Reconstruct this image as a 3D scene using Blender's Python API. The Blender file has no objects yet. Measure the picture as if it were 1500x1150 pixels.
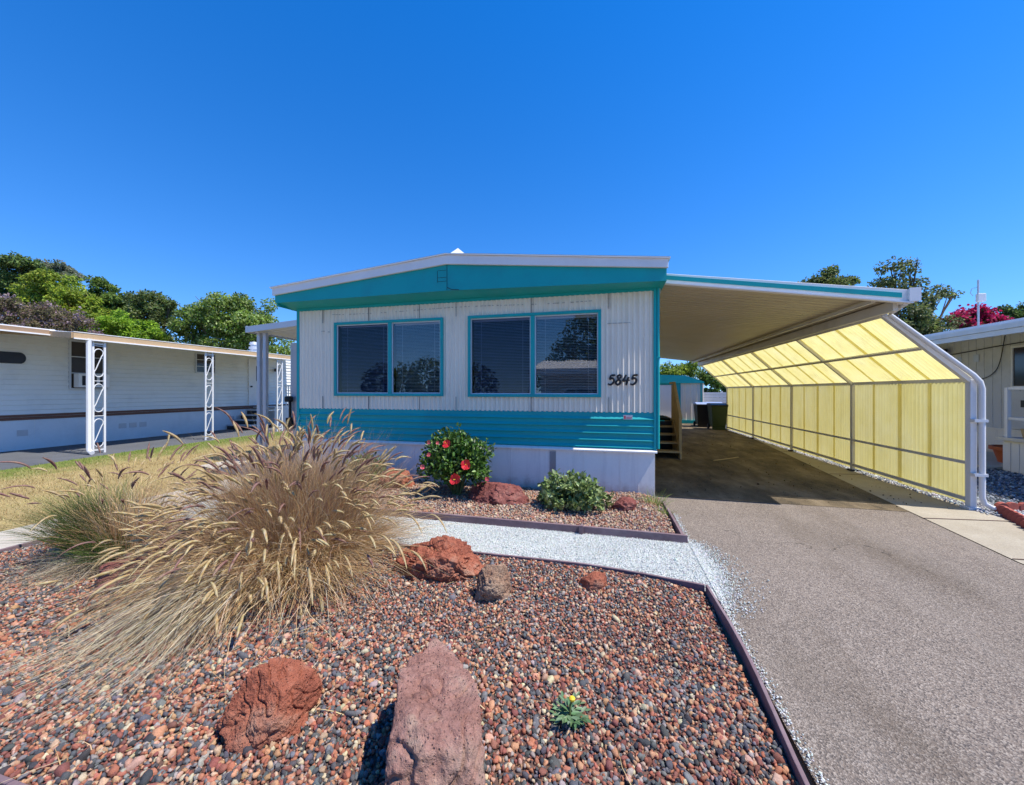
import bpy, bmesh, math, random
import numpy as np
from mathutils import Vector, Matrix, noise

random.seed(11)
rng = np.random.default_rng(11)
SC = bpy.context.scene
COL = SC.collection
PI = math.pi

# ------------------------------------------------------------------ camera frame
F_PX, CAM_H, YAW = 565.0, 1.55, math.radians(13.9)
CA, SA = math.cos(YAW), math.sin(YAW)

def spot(px, py, depth):
    """real-world point at a given distance ahead of the viewpoint"""
    xr = (px - 750.0) / F_PX * depth
    return Vector((xr * CA - depth * SA, xr * SA + depth * CA, CAM_H + (573.0 - py) / F_PX * depth))

# ------------------------------------------------------------------ objects
ORIGIN = {}

def tag(o, label=None, cat=None, group=None, kind=None):
    if label: o['label'] = label
    if cat: o['category'] = cat
    if group: o['group'] = group
    if kind: o['kind'] = kind
    return o

def thing(name, label, cat, loc, group=None):
    o = bpy.data.objects.new(name, None)
    o.empty_display_size = 0.2
    COL.objects.link(o)
    o.location = loc
    ORIGIN[o] = Vector(loc)
    return tag(o, label, cat, group)

def link(name, me, m, parent=None, origin=None):
    o = bpy.data.objects.new(name, me)
    COL.objects.link(o)
    if m is not None:
        for mm in (m if isinstance(m, (list, tuple)) else [m]):
            me.materials.append(mm)
    if parent is not None:
        o.parent = parent
        ORIGIN[o] = ORIGIN[parent]
        me.transform(Matrix.Translation(-ORIGIN[parent]))
    elif origin is not None:
        me.transform(Matrix.Translation(-Vector(origin)))
        o.location = origin
        ORIGIN[o] = Vector(origin)
    else:
        ORIGIN[o] = Vector((0, 0, 0))
    return o

class MB:
    def __init__(s):
        s.v = []; s.f = []
    def add(s, V, Fs):
        k = len(s.v)
        s.v.extend([tuple(p) for p in V])
        s.f.extend([[i + k for i in f] for f in Fs])
        return s
    def box(s, x0, x1, y0, y1, z0, z1):
        V = [(x0,y0,z0),(x1,y0,z0),(x1,y1,z0),(x0,y1,z0),(x0,y0,z1),(x1,y0,z1),(x1,y1,z1),(x0,y1,z1)]
        return s.add(V, [(0,3,2,1),(4,5,6,7),(0,1,5,4),(1,2,6,5),(2,3,7,6),(3,0,4,7)])
    def beam(s, a, b, w, h, up=(0,0,1)):
        a, b = Vector(a), Vector(b)
        t = (b - a).normalized(); u = Vector(up)
        if abs(t.dot(u)) > .98: u = Vector((0, 1, 0))
        r = t.cross(u).normalized() * (w / 2); u = r.cross(t).normalized() * (h / 2)
        V = [a-r-u, a+r-u, a+r+u, a-r+u, b-r-u, b+r-u, b+r+u, b-r+u]
        return s.add(V, [(0,3,2,1),(4,5,6,7),(0,1,5,4),(1,2,6,5),(2,3,7,6),(3,0,4,7)])
    def tube(s, pts, r, n=8, cap=True):
        pts = [Vector(p) for p in pts]
        R = r if isinstance(r, (list, tuple)) else [r] * len(pts)
        V = []; prev = None
        for i, p in enumerate(pts):
            t = (pts[min(i+1, len(pts)-1)] - pts[max(i-1, 0)])
            t = t.normalized() if t.length > 1e-9 else Vector((0, 0, 1))
            if prev is None:
                u = Vector((0, 0, 1)) if abs(t.z) < .9 else Vector((1, 0, 0))
                a = t.cross(u).normalized()
            else:
                a = (prev - t * prev.dot(t))
                a = a.normalized() if a.length > 1e-6 else t.orthogonal().normalized()
            prev = a; b = t.cross(a)
            for k in range(n):
                q = 2 * PI * k / n
                V.append(p + (a * math.cos(q) + b * math.sin(q)) * R[i])
        Fs = []
        for i in range(len(pts) - 1):
            for k in range(n):
                k2 = (k + 1) % n
                Fs.append((i*n+k, i*n+k2, (i+1)*n+k2, (i+1)*n+k))
        if cap:
            Fs.append(tuple(reversed(range(n)))); Fs.append(tuple(range((len(pts)-1)*n, len(pts)*n)))
        return s.add(V, Fs)
    def prism(s, poly, axis, a, b):
        def P(q, c):
            return {'x': (c, q[0], q[1]), 'y': (q[0], c, q[1]), 'z': (q[0], q[1], c)}[axis]
        n = len(poly)
        V = [P(q, a) for q in poly] + [P(q, b) for q in poly]
        Fs = [tuple(range(n)), tuple(reversed(range(n, 2*n)))]
        for i in range(n):
            j = (i + 1) % n
            Fs.append((i, i+n, j+n, j))
        return s.add(V, Fs)
    def strip(s, A, B):
        n = len(A)
        return s.add(list(A) + list(B), [(i, i+1, n+i+1, n+i) for i in range(n-1)])
    def lathe(s, prof, c, n=20):
        V = []
        for r, z in prof:
            for k in range(n):
                q = 2*PI*k/n
                V.append((c[0]+r*math.cos(q), c[1]+r*math.sin(q), c[2]+z))
        Fs = []
        for i in range(len(prof)-1):
            for k in range(n):
                k2 = (k+1) % n
                Fs.append((i*n+k, i*n+k2, (i+1)*n+k2, (i+1)*n+k))
        Fs.append(tuple(reversed(range(n)))); Fs.append(tuple(range((len(prof)-1)*n, len(prof)*n)))
        return s.add(V, Fs)
    def build(s, name, m, parent=None, origin=None, smooth=False, bevel=0, fix=True):
        me = bpy.data.meshes.new(name)
        me.from_pydata([tuple(p) for p in s.v], [], s.f)
        if fix:
            bm = bmesh.new(); bm.from_mesh(me)
            bmesh.ops.recalc_face_normals(bm, faces=bm.faces)
            bm.to_mesh(me); bm.free()
        if smooth:
            me.shade_smooth(); me.set_sharp_from_angle(angle=math.radians(40))
        o = link(name, me, m, parent, origin)
        if bevel:
            b = o.modifiers.new('bevel', 'BEVEL'); b.width = bevel; b.segments = 2; b.limit_method = 'ANGLE'
        return o

def inlay(o, b, m):
    """thin surface marks that belong to the surface of an existing part"""
    me = o.data; me.materials.append(m); k = len(me.materials) - 1
    bm = bmesh.new(); bm.from_mesh(me)
    vs = [bm.verts.new(Vector(p) - ORIGIN[o]) for p in b.v]
    for f in b.f:
        fc = bm.faces.new([vs[i] for i in f]); fc.material_index = k
    bm.to_mesh(me); bm.free()

def np_mesh(name, V, Fc, m, col=None, parent=None, origin=None, smooth=False):
    """V (n,3), Fc (k,3|4)"""
    V = np.ascontiguousarray(V, dtype=np.float32); Fc = np.ascontiguousarray(Fc, dtype=np.int32)
    me = bpy.data.meshes.new(name)
    me.vertices.add(len(V)); me.vertices.foreach_set('co', V.ravel())
    k = Fc.shape[1]
    me.loops.add(Fc.size); me.loops.foreach_set('vertex_index', Fc.ravel())
    me.polygons.add(len(Fc))
    me.polygons.foreach_set('loop_start', np.arange(0, Fc.size, k, dtype=np.int32))
    me.polygons.foreach_set('loop_total', np.full(len(Fc), k, dtype=np.int32))
    me.update(calc_edges=True)
    if smooth:
        me.polygons.foreach_set('use_smooth', np.ones(len(Fc), dtype=bool))
    if col is not None:
        at = me.color_attributes.new('Tint', 'FLOAT_COLOR', 'POINT')
        c4 = np.ones((len(V), 4), dtype=np.float32); c4[:, :3] = col
        at.data.foreach_set('color', c4.ravel())
    return link(name, me, m, parent, origin)

# ------------------------------------------------------------------ materials
class NT:
    def __init__(s, name):
        s.m = bpy.data.materials.new(name); s.m.use_nodes = True
        s.t = s.m.node_tree; s.t.nodes.clear()
        s.out = s.n('ShaderNodeOutputMaterial')
        s.tc = s.n('ShaderNodeTexCoord')
    def n(s, ty, **kw):
        q = s.t.nodes.new(ty)
        for k, v in kw.items(): setattr(q, k, v)
        return q
    def l(s, a, b): s.t.links.new(a, b)
    def noise(s, scale, detail=6, rough=.55, vec=None, sc3=None):
        q = s.n('ShaderNodeTexNoise'); q.inputs['Scale'].default_value = scale
        q.inputs['Detail'].default_value = detail; q.inputs['Roughness'].default_value = rough
        src = vec or s.tc.outputs['Object']
        if sc3:
            mp = s.n('ShaderNodeMapping'); mp.inputs['Scale'].default_value = sc3
            s.l(src, mp.inputs['Vector']); src = mp.outputs['Vector']
        s.l(src, q.inputs['Vector']); return q.outputs['Fac']
    def vor(s, scale, feature='F1', out='Distance', vec=None):
        q = s.n('ShaderNodeTexVoronoi', feature=feature); q.inputs['Scale'].default_value = scale
        s.l(vec or s.tc.outputs['Object'], q.inputs['Vector']); return q.outputs[out]
    def ramp(s, fac, stops, interp='LINEAR'):
        q = s.n('ShaderNodeValToRGB'); cr = q.color_ramp; cr.interpolation = interp
        while len(cr.elements) < len(stops): cr.elements.new(.5)
        for e, (p, c) in zip(cr.elements, stops):
            e.position = p; e.color = (c, c, c, 1) if isinstance(c, (int, float)) else (*c[:3], 1)
        s.l(fac, q.inputs['Fac']); return q.outputs['Color']
    def mix(s, fac, a, b, blend='MIX'):
        q = s.n('ShaderNodeMix', data_type='RGBA', blend_type=blend)
        for sock, val in ((q.inputs[0], fac), (q.inputs[6], a), (q.inputs[7], b)):
            if isinstance(val, (int, float)): sock.default_value = val
            elif isinstance(val, (tuple, list)): sock.default_value = (*val[:3], 1)
            else: s.l(val, sock)
        return q.outputs[2]
    def math(s, op, a, b=0.0):
        q = s.n('ShaderNodeMath', operation=op)
        for sock, val in ((q.inputs[0], a), (q.inputs[1], b)):
            if isinstance(val, (int, float)): sock.default_value = val
            else: s.l(val, sock)
        return q.outputs[0]
    def bump(s, h, strength=.3, dist=.01, nrm=None):
        q = s.n('ShaderNodeBump'); q.inputs['Strength'].default_value = strength; q.inputs['Distance'].default_value = dist
        s.l(h, q.inputs['Height'])
        if nrm: s.l(nrm, q.inputs['Normal'])
        return q.outputs['Normal']
    def pbsdf(s, col, rough=.6, spec=.4, metal=0, nrm=None):
        p = s.n('ShaderNodeBsdfPrincipled')
        for k, val in (('Base Color', col), ('Roughness', rough), ('Specular IOR Level', spec), ('Metallic', metal)):
            if isinstance(val, (int, float)): p.inputs[k].default_value = val
            elif isinstance(val, (tuple, list)): p.inputs[k].default_value = (*val[:3], 1)
            else: s.l(val, p.inputs[k])
        if nrm: s.l(nrm, p.inputs['Normal'])
        return p.outputs['BSDF']
    def done(s, sh):
        s.l(sh, s.out.inputs['Surface']); return s.m

def cl(c, k): return tuple(min(1, x * k) for x in c)

def paint(name, col, rough=.55, var=.12, vs=2.5, bump=.08, bs=40, spec=.4, metal=0, dirt=None, dfac=.3, streak=False, splash=None):
    """painted / plain surface with mottling, optional dirt patches or vertical streaks"""
    N = NT(name)
    c = N.ramp(N.noise(vs, 7, .6), [(.3, cl(col, 1 - var)), (.7, cl(col, 1 + var * .7))])
    c = N.mix(N.ramp(N.noise(vs * 30, 3), [(.35, 0.0), (.75, .12)]), c, cl(col, .72))
    if dirt:
        f = N.noise(1.6, 8, .65, sc3=(6, 6, .5) if streak else None)
        c = N.mix(N.ramp(f, [(.5, 0.0), (.78, dfac)]), c, dirt)
    if splash:   # soil splashed up on to the foot of the wall
        sx = N.n('ShaderNodeSeparateXYZ'); N.l(N.tc.outputs['Object'], sx.inputs[0])
        g = N.math('SUBTRACT', N.math('MULTIPLY', N.noise(7, 7, .7), .55), N.math('MULTIPLY', sx.outputs['Z'], 1.25))
        c = N.mix(N.ramp(g, [(.02, 0.0), (.22, .55)]), c, splash)
    r = N.ramp(N.noise(vs * 4, 4), [(.3, rough * .85), (.7, min(1, rough * 1.15))])
    nm = N.bump(N.noise(bs, 5), bump, .006) if bump else None
    return N.done(N.pbsdf(c, r, spec, metal, nm))

def tinted(name, rough=.6, transl=.25, spec=.3, jitter=.25, vs=14, bump=0):
    """natural material: own colour comes from the Tint attribute of each leaf, blade or stone"""
    N = NT(name)
    a = N.n('ShaderNodeAttribute', attribute_name='Tint')
    c = N.mix(N.ramp(N.noise(vs, 4), [(.25, 0.0), (.8, jitter)]), a.outputs['Color'], (.0, .0, .0), 'MIX') if jitter else a.outputs['Color']
    p = N.pbsdf(c, rough, spec, 0, N.bump(N.noise(420, 5, .75), bump, .004) if bump else None)
    if transl:
        tr = N.n('ShaderNodeBsdfTranslucent'); N.l(c, tr.inputs['Color'])
        mx = N.n('ShaderNodeMixShader'); mx.inputs[0].default_value = transl
        N.l(p, mx.inputs[1]); N.l(tr.outputs[0], mx.inputs[2]); p = mx.outputs[0]
    return N.done(p)

def rock_mat(name, base, alt, pale, bs=9.0, strength=.9):
    N = NT(name)
    c = N.ramp(N.noise(5, 8, .65), [(.32, base), (.55, alt), (.74, pale)])
    c = N.mix(N.ramp(N.noise(45, 6, .7), [(.42, 0.0), (.75, .45)]), c, cl(base, .45))
    c = N.mix(N.ramp(N.vor(62), [(.05, .75), (.26, 0.0)]), c, cl(base, .35))
    c = N.mix(N.ramp(N.noise(2.4, 7, .7), [(.5, 0.0), (.68, .6)]), c, cl(pale, .8))
    c = N.mix(N.ramp(N.noise(7, 9, .75), [(.60, 0.0), (.72, .5)]), c, cl(base, .45))
    c = N.mix(N.ramp(N.noise(120, 3), [(.62, 0.0), (.74, .45)]), c, cl(pale, 1.35))
    h1 = N.noise(bs, 10, .7); h2 = N.vor(62); h3 = N.noise(90, 6, .7)
    h = N.math('ADD', N.math('MULTIPLY', h1, 1.0), N.math('MULTIPLY', N.math('MINIMUM', h2, .3), .9))
    h = N.math('ADD', h, N.math('MULTIPLY', h3, .35))
    return N.done(N.pbsdf(c, .95, .12, 0, N.bump(h, strength, .05)))

M = {}
TEAL = (.005, .355, .355)
M['teal'] = paint('teal_paint', TEAL, .5, .10, 1.2, .05, 60, .35, dirt=(.03, .16, .2), dfac=.35)
M['siding'] = paint('white_siding_paint', (.86, .765, .615), .5, .06, 1.0, .06, 30, .35, dirt=(.42, .38, .33), dfac=.35, streak=True)
M['skirt'] = paint('skirt_paint', (.84, .80, .74), .55, .05, 1.0, .05, 40, .35, dirt=(.42, .40, .40), dfac=.4, streak=True, splash=(.40, .27, .20))
M['white'] = paint('white_enamel', (.72, .72, .72), .42, .05, 1.5, .04, 50, .45, dirt=(.45, .42, .38), dfac=.3, streak=True)
M['fascia'] = paint('fascia_white', (.80, .78, .76), .45, .05, 1.5, .03, 50, .4, dirt=(.5, .46, .42), dfac=.25)
M['roofmetal'] = paint('white_roof_coating', (.78, .78, .78), .6, .06, .8, .1, 20, .3, dirt=(.5, .5, .48), dfac=.35)
M['pan'] = paint('awning_pan_enamel', (.54, .465, .33), .42, .08, .7, .03, 30, .4, dirt=(.38, .33, .24), dfac=.4)
M['galv'] = paint('grey_metal', (.52, .54, .58), .4, .10, 3, .05, 60, .5, metal=.3)
M['frame'] = paint('carport_frame_enamel', (.66, .63, .57), .45, .10, 2, .04, 60, .4, dirt=(.28, .22, .16), dfac=.45)
M['black'] = paint('black_metal', (.012, .012, .014), .4, .2, 5, .05, 60)
M['seamgrey'] = paint('dark_grey_seam', (.24, .22, .20), .7, .2, 5, 0)  # plain dark grey for the siding seams and dashes
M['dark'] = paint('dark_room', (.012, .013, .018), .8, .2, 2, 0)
M['blind'] = paint('blind_slat', (.80, .80, .80), .5, .08, 2, 0)
M['sash'] = paint('sash_aluminium', (.6, .62, .64), .35, .06, 3, .02, 60, .5)
M['tan'] = paint('tan_fascia', (.52, .36, .20), .55, .10, 1.2, .05, 40, .3, dirt=(.3, .17, .08), dfac=.3)
M['brown'] = paint('brown_stripe', (.17, .075, .05), .5, .12, 2, .04, 40)
M['nsiding'] = paint('left_home_siding', (.78, .78, .75), .5, .05, .7, .04, 30, .35, dirt=(.42, .42, .42), dfac=.3)
M['nskirt'] = paint('left_home_skirting', (.70, .72, .74), .6, .05, .7, .05, 30, .3, dirt=(.36, .38, .42), dfac=.3)
M['rsiding'] = paint('right_home_siding', (.60, .61, .63), .55, .08, 1.2, .06, 25, .3, dirt=(.34, .35, .37), dfac=.6)
M['wood'] = paint('tan_stair_board', (.48, .36, .19), .7, .2, 4, .2, 30, .2, dirt=(.2, .13, .06), dfac=.4, streak=True)
M['edge'] = paint('weathered_edging_board', (.20, .135, .145), .8, .25, 5, .5, 45, .2, dirt=(.38, .33, .33), dfac=.6)
M['rubber'] = paint('black_rubber', (.02, .02, .02), .8, .2, 6, .1)
M['binplastic'] = paint('green_bin_plastic', (.014, .035, .012), .45, .15, 4, .05)
M['bindark'] = paint('black_bin_plastic', (.012, .013, .016), .45, .15, 4, .05)
M['blue'] = paint('pale_blue_lid', (.30, .37, .55), .4, .1, 4, .05)
M['pot'] = paint('orange_pot', (.42, .10, .035), .6, .15, 5, .1)
M['brick'] = paint('red_scalloped_brick', (.36, .10, .075), .85, .25, 9, .5, 50, .15, dirt=(.45, .32, .28), dfac=.5)
M['bark'] = paint('bark', (.13, .09, .06), .9, .3, 8, .8, 25, .1)
M['stem'] = paint('green_stem', (.10, .13, .04), .7, .2, 8, .2)
M['red'] = paint('red_petal', (.62, .018, .022), .5, .15, 20, .1)
M['pinkbud'] = paint('pink_petal', (.62, .09, .11), .5, .2, 20, .1)
M['yellow'] = paint('yellow_flower', (.75, .52, .03), .6, .15, 20, .1)
M['carpet'] = paint('dark_green_stair_carpet', (.018, .03, .02), .95, .3, 8, .4, 80, .1)
M['leaf'] = tinted('leaf', .42, .22, .45, .25, 9)
M['treeleaf'] = tinted('tree_leaf', .5, .45, .3, .2, 2)
M['blade'] = tinted('grass_blade', .62, .30, .25, .2, 20)
M['plume'] = tinted('grass_plume', .8, .3, .1, .15, 40)
M['pebble'] = tinted('lava_pebble', .97, 0, .06, .4, 210, .8)
M['chip'] = tinted('white_chip', .9, 0, .12, .2, 120)
M['rock_red'] = rock_mat('red_lava_rock', (.27, .085, .055), (.46, .155, .09), (.50, .30, .21))
M['rock_dark'] = rock_mat('dark_red_lava_rock', (.18, .06, .052), (.32, .11, .09), (.40, .20, .16))
M['rock_tan'] = rock_mat('tan_faced_lava_rock', (.27, .14, .09), (.42, .28, .19), (.50, .37, .27))
M['rock_pink'] = rock_mat('pink_faced_lava_rock', (.32, .16, .125), (.46, .25, .20), (.50, .38, .28), 6)

def mk_yellow():
    N = NT('yellow_fibreglass')
    c = N.ramp(N.noise(3, 6), [(.3, (.88, .78, .30)), (.7, (.93, .85, .40))])
    c = N.mix(N.ramp(N.noise(1.3, 8, .6, sc3=(5, 5, .6)), [(.48, 0.0), (.75, .30)]), c, (.5, .42, .16))
    c = N.mix(N.ramp(N.noise(.9, 7, .7), [(.52, 0.0), (.7, .25)]), c, (.95, .90, .62))
    # rib shading of the corrugation, painted into the colour as darker bands
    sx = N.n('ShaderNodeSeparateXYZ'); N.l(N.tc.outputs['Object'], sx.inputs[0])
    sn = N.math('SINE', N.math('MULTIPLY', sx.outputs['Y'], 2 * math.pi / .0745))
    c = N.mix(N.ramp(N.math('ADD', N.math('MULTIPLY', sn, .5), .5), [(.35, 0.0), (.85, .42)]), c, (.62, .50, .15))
    nm = N.bump(N.noise(150, 3), .15, .003)
    d = N.pbsdf(c, .5, .35, 0, nm)
    t = N.n('ShaderNodeBsdfTranslucent'); N.l(c, t.inputs['Color']); N.l(nm, t.inputs['Normal'])
    mx = N.n('ShaderNodeMixShader'); mx.inputs[0].default_value = .54
    N.l(d, mx.inputs[1]); N.l(t.outputs[0], mx.inputs[2])
    return N.done(mx.outputs[0])
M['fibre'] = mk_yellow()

def mk_glass(name, refl, tint):
    N = NT(name)
    fr = N.n('ShaderNodeFresnel'); fr.inputs['IOR'].default_value = 1.5
    f = N.math('MULTIPLY', fr.outputs[0], refl)
    f = N.math('MINIMUM', f, 1.0)
    g = N.n('ShaderNodeBsdfGlossy'); g.inputs['Roughness'].default_value = .01
    nm = N.bump(N.noise(1.6, 2), .04, .02); N.l(nm, g.inputs['Normal'])
    t = N.n('ShaderNodeBsdfTransparent'); t.inputs['Color'].default_value = (*tint, 1)
    mx = N.n('ShaderNodeMixShader'); N.l(f, mx.inputs[0]); N.l(t.outputs[0], mx.inputs[1]); N.l(g.outputs[0], mx.inputs[2])
    return N.done(mx.outputs[0])
M['glass'] = mk_glass('window_glass', 3.3, (.92, .94, .97))
M['screenglass'] = mk_glass('screened_glass', 1.0, (.52, .56, .74))

def mk_asphalt():
    N = NT('driveway_asphalt')
    c = N.ramp(N.noise(.9, 8, .6), [(.3, (.175, .138, .110)), (.72, (.255, .205, .165))])
    sp = N.vor(140, 'F1', 'Color'); hs = N.n('ShaderNodeSeparateColor'); N.l(sp, hs.inputs[0])
    c = N.mix(N.ramp(hs.outputs[0], [(.55, 0.0), (.8, .6)]), c, (.42, .36, .30))
    c = N.mix(N.ramp(hs.outputs[1], [(.6, 0.0), (.85, .7)]), c, (.05, .045, .045))
    c = N.mix(N.ramp(N.noise(320, 2), [(.62, 0.0), (.7, .55)]), c, (.46, .42, .36))
    # worn brown tracks and oil stains
    c = N.mix(N.ramp(N.noise(.55, 9, .68, sc3=(1.6, .6, 1)), [(.48, 0.0), (.72, .6)]), c, (.10, .075, .05))
    c = N.mix(N.ramp(N.noise(2.2, 9, .7), [(.60, 0.0), (.75, .45)]), c, (.06, .05, .04))
    # hairline cracks, only in places
    wv = N.n('ShaderNodeVectorMath', operation='ADD'); N.l(N.tc.outputs['Object'], wv.inputs[0])
    nz = N.n('ShaderNodeTexNoise'); nz.inputs['Scale'].default_value = 2.2; nz.inputs['Detail'].default_value = 6; N.l(N.tc.outputs['Object'], nz.inputs['Vector'])
    N.l(nz.outputs['Color'], wv.inputs[1])
    cr = N.vor(.55, 'DISTANCE_TO_EDGE', 'Distance', wv.outputs[0])
    msk = N.math('MULTIPLY', N.ramp(cr, [(.0, 1.0), (.006, 0.0)]), N.ramp(N.noise(.7, 3), [(.48, 0.0), (.56, .8)]))
    c = N.mix(msk, c, (.03, .026, .024))
    c = N.mix(N.ramp(N.noise(.35, 5, .6, sc3=(4.2, .5, 1)), [(.5, 0.0), (.7, .35)]), c, (.30, .26, .22))
    h = N.math('ADD', N.vor(140), N.math('MULTIPLY', N.noise(220, 4), .6))
    return N.done(N.pbsdf(c, .88, .25, 0, N.bump(h, .7, .008)))
M['asphalt'] = mk_asphalt()

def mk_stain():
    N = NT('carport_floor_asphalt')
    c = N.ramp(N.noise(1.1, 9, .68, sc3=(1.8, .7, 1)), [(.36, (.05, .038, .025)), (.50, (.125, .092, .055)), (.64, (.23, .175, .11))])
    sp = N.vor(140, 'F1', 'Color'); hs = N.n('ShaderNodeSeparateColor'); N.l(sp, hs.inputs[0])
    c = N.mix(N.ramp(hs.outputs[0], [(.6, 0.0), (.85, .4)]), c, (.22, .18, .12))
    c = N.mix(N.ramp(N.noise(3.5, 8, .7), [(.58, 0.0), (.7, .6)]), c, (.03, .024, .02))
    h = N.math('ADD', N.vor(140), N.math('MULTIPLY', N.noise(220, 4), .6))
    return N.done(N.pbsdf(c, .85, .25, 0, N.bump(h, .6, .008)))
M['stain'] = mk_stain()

def mk_ground(name, stops, sc, fine, bs, strength, rough=.95, speck=None):
    N = NT(name)
    c = N.ramp(N.noise(sc, 9, .65), stops)
    c = N.mix(N.ramp(N.noise(fine, 4, .7), [(.35, 0.0), (.75, .5)]), c, cl(stops[0][1], .6))
    if speck:
        v = N.vor(speck[0], 'F1', 'Color'); hs = N.n('ShaderNodeSeparateColor'); N.l(v, hs.inputs[0])
        c = N.mix(N.ramp(hs.outputs[0], [(.5, 0.0), (.8, speck[2])]), c, speck[1])
    return N.done(N.pbsdf(c, rough, .2, 0, N.bump(N.noise(bs, 6, .7), strength, .01)))
M['concrete'] = mk_ground('old_concrete', [(.3, (.36, .31, .23)), (.7, (.47, .42, .33))], 1.6, 60, 90, .35, .9, (120, (.28, .24, .19), .4))
M['walk'] = mk_ground('pale_concrete', [(.3, (.46, .41, .33)), (.7, (.56, .51, .43))], 1.6, 60, 90, .3, .9)
M['soil'] = mk_ground('dry_soil', [(.3, (.15, .11, .07)), (.7, (.27, .21, .13))], 1.2, 40, 40, .6)
M['bedsoil'] = mk_ground('bed_soil', [(.3, (.09, .055, .045)), (.7, (.19, .11, .085))], 30, 60, 40, .8)
M['whitebase'] = mk_ground('white_gravel_bed', [(.3, (.54, .56, .53)), (.7, (.74, .76, .72))], 3, 90, 90, 1.0, .9, (95, (.36, .40, .41), .6))
M['greygravel'] = mk_ground('blue_grey_gravel', [(.3, (.09, .10, .12)), (.7, (.22, .24, .27))], 25, 60, 60, 1.0, .9, (60, (.4, .42, .45), .6))
M['greyasphalt'] = mk_ground('grey_asphalt', [(.3, (.10, .105, .115)), (.7, (.15, .155, .165))], .8, 120, 160, .5, .85)
M['street'] = mk_ground('street_asphalt', [(.3, (.17, .16, .15)), (.7, (.24, .225, .205))], .6, 120, 160, .5, .9)

def mk_lawn():
    N = NT('dry_lawn')
    c = N.ramp(N.noise(1.1, 8, .7), [(.3, (.30, .21, .09)), (.55, (.44, .34, .15)), (.75, (.36, .31, .11))])
    sx = N.n('ShaderNodeSeparateXYZ'); N.l(N.tc.outputs['Object'], sx.inputs[0])
    g = N.math('ADD', N.math('MULTIPLY', sx.outputs['X'], -.45), N.math('MULTIPLY', N.noise(1.4, 6), 1.6))
    g = N.math('SUBTRACT', g, 5.05)
    c = N.mix(N.ramp(g, [(.2, 0.0), (.8, .85)]), c, (.13, .20, .03))
    c = N.mix(N.ramp(N.noise(60, 5), [(.4, 0.0), (.7, .5)]), c, (.16, .11, .05))
    return N.done(N.pbsdf(c, .95, .1, 0, N.bump(N.noise(70, 6, .7), .8, .02)))
M['lawn'] = mk_lawn()

# ================================================================== SETTING
def flat(name, poly, z, m, kind='structure', label=None, thick=0.0):
    b = MB()
    if thick: b.prism(poly, 'z', z - thick, z)
    else: b.add([(x, y, z) for x, y in poly], [tuple(range(len(poly)))])
    o = b.build(name, m)
    o['kind'] = kind
    if label: o['label'] = label
    return o

flat('ground', [(-300,-300),(300,-300),(300,300),(-300,300)], -.03, M['soil'])
flat('driveway', [(.80,-3),(3.55,-3),(3.60,4.5),(4.15,9.8),(4.60,14),(4.62,24),(.66,24),(.66,5.6),(.80,5.3)], 0, M['asphalt'])
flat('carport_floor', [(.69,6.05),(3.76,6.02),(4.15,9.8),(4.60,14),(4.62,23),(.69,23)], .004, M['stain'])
flat('concrete_strip', [(3.56,-3),(7.5,-3),(7.5,3.3),(4.66,5.8),(4.66,23),(4.63,23),(4.61,14),(4.16,9.8),(3.61,4.5)], .004, M['concrete'])
# joints scored across the concrete strip
jb = MB()
for y, xa, xb in ((5.75,3.72,4.75),(4.55,3.62,6.1),(8.4,4.02,4.70),(11.2,4.3,4.69)):
    jb.beam((xa, y, .009), (xb, y + .12, .009), .014, .003)
jo = jb.build('concrete_joint', M['bedsoil']); jo['kind'] = 'structure'
flat('path', [(-5.55,3.42),(-1.9,3.42),(-.2,3.42),(.33,3.35),(.77,3.24),(.80,3.12),(.825,3.2),(.85,3.27),(.84,3.33),(.90,3.42),(.89,3.49),(.95,3.57),(.93,3.66),(.96,3.74),(.91,3.83),(.92,3.90),(.87,3.99),(.88,4.06),(.84,4.15),(.83,4.24),(-2.5,4.27),(-5.55,4.3)], .006, M['whitebase'])
flat('walkway', [(-6.45,-3),(-5.6,-3),(-5.6,5.2),(-5.6,9),(-8.2,9),(-8.2,6.2),(-6.45,5.6)], .012, M['walk'])
flat('lawn', [(-11.0,-3),(-6.47,-3),(-6.47,5.62),(-8.22,6.22),(-8.22,13),(-5.6,13),(-5.6,30),(-12.3,30),(-12.25,12),(-12.0,7.5),(-11.6,5.2)], -.004, M['lawn'])
flat('neighbour_driveway', [(-16,-3),(-11.02,-3),(-11.62,5.2),(-12.02,7.5),(-12.27,12),(-12.32,30),(-16,30)], -.010, M['greyasphalt'])
flat('neighbour_yard', [(4.67,5.82),(5.5,5.82),(7.5,4.4),(30,4.4),(30,30),(4.67,30)], -.008, M['greygravel'])
flat('street', [(-60,-11),(60,-11),(60,-3.02),(-60,-3.02)], -.012, M['street'])
# bed soil: gently mounded sheets
def bed(name, x0, x1, y0, y1f, z):
    nx, ny = 60, 26
    V = []
    for j in range(ny + 1):
        for i in range(nx + 1):
            x = x0 + (x1 - x0) * i / nx; y = y0 + (y1f(x) - y0) * j / ny
            V.append((x, y, bed_z(x, y, z)))
    Fs = [(j*(nx+1)+i, j*(nx+1)+i+1, (j+1)*(nx+1)+i+1, (j+1)*(nx+1)+i) for j in range(ny) for i in range(nx)]
    b = MB(); b.add(V, Fs)
    o = b.build(name, M['bedsoil'], smooth=True); o['kind'] = 'structure'
def bed_z(x, y, z):
    return z + .03 * noise.noise(Vector((x * 1.3, y * 1.3, 3.1))) - .05 * max(0, (x - .45) / .3)
def front_edge(x):
    return 3.38 if x < -.2 else 3.38 - .16 * ((x + .2) / .95) ** 1.3
bed('gravel_bed', -5.52, .74, .98, front_edge, .035)
bed('gravel_bed', -5.3, .72, 4.30, lambda x: 5.89, .05)

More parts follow.
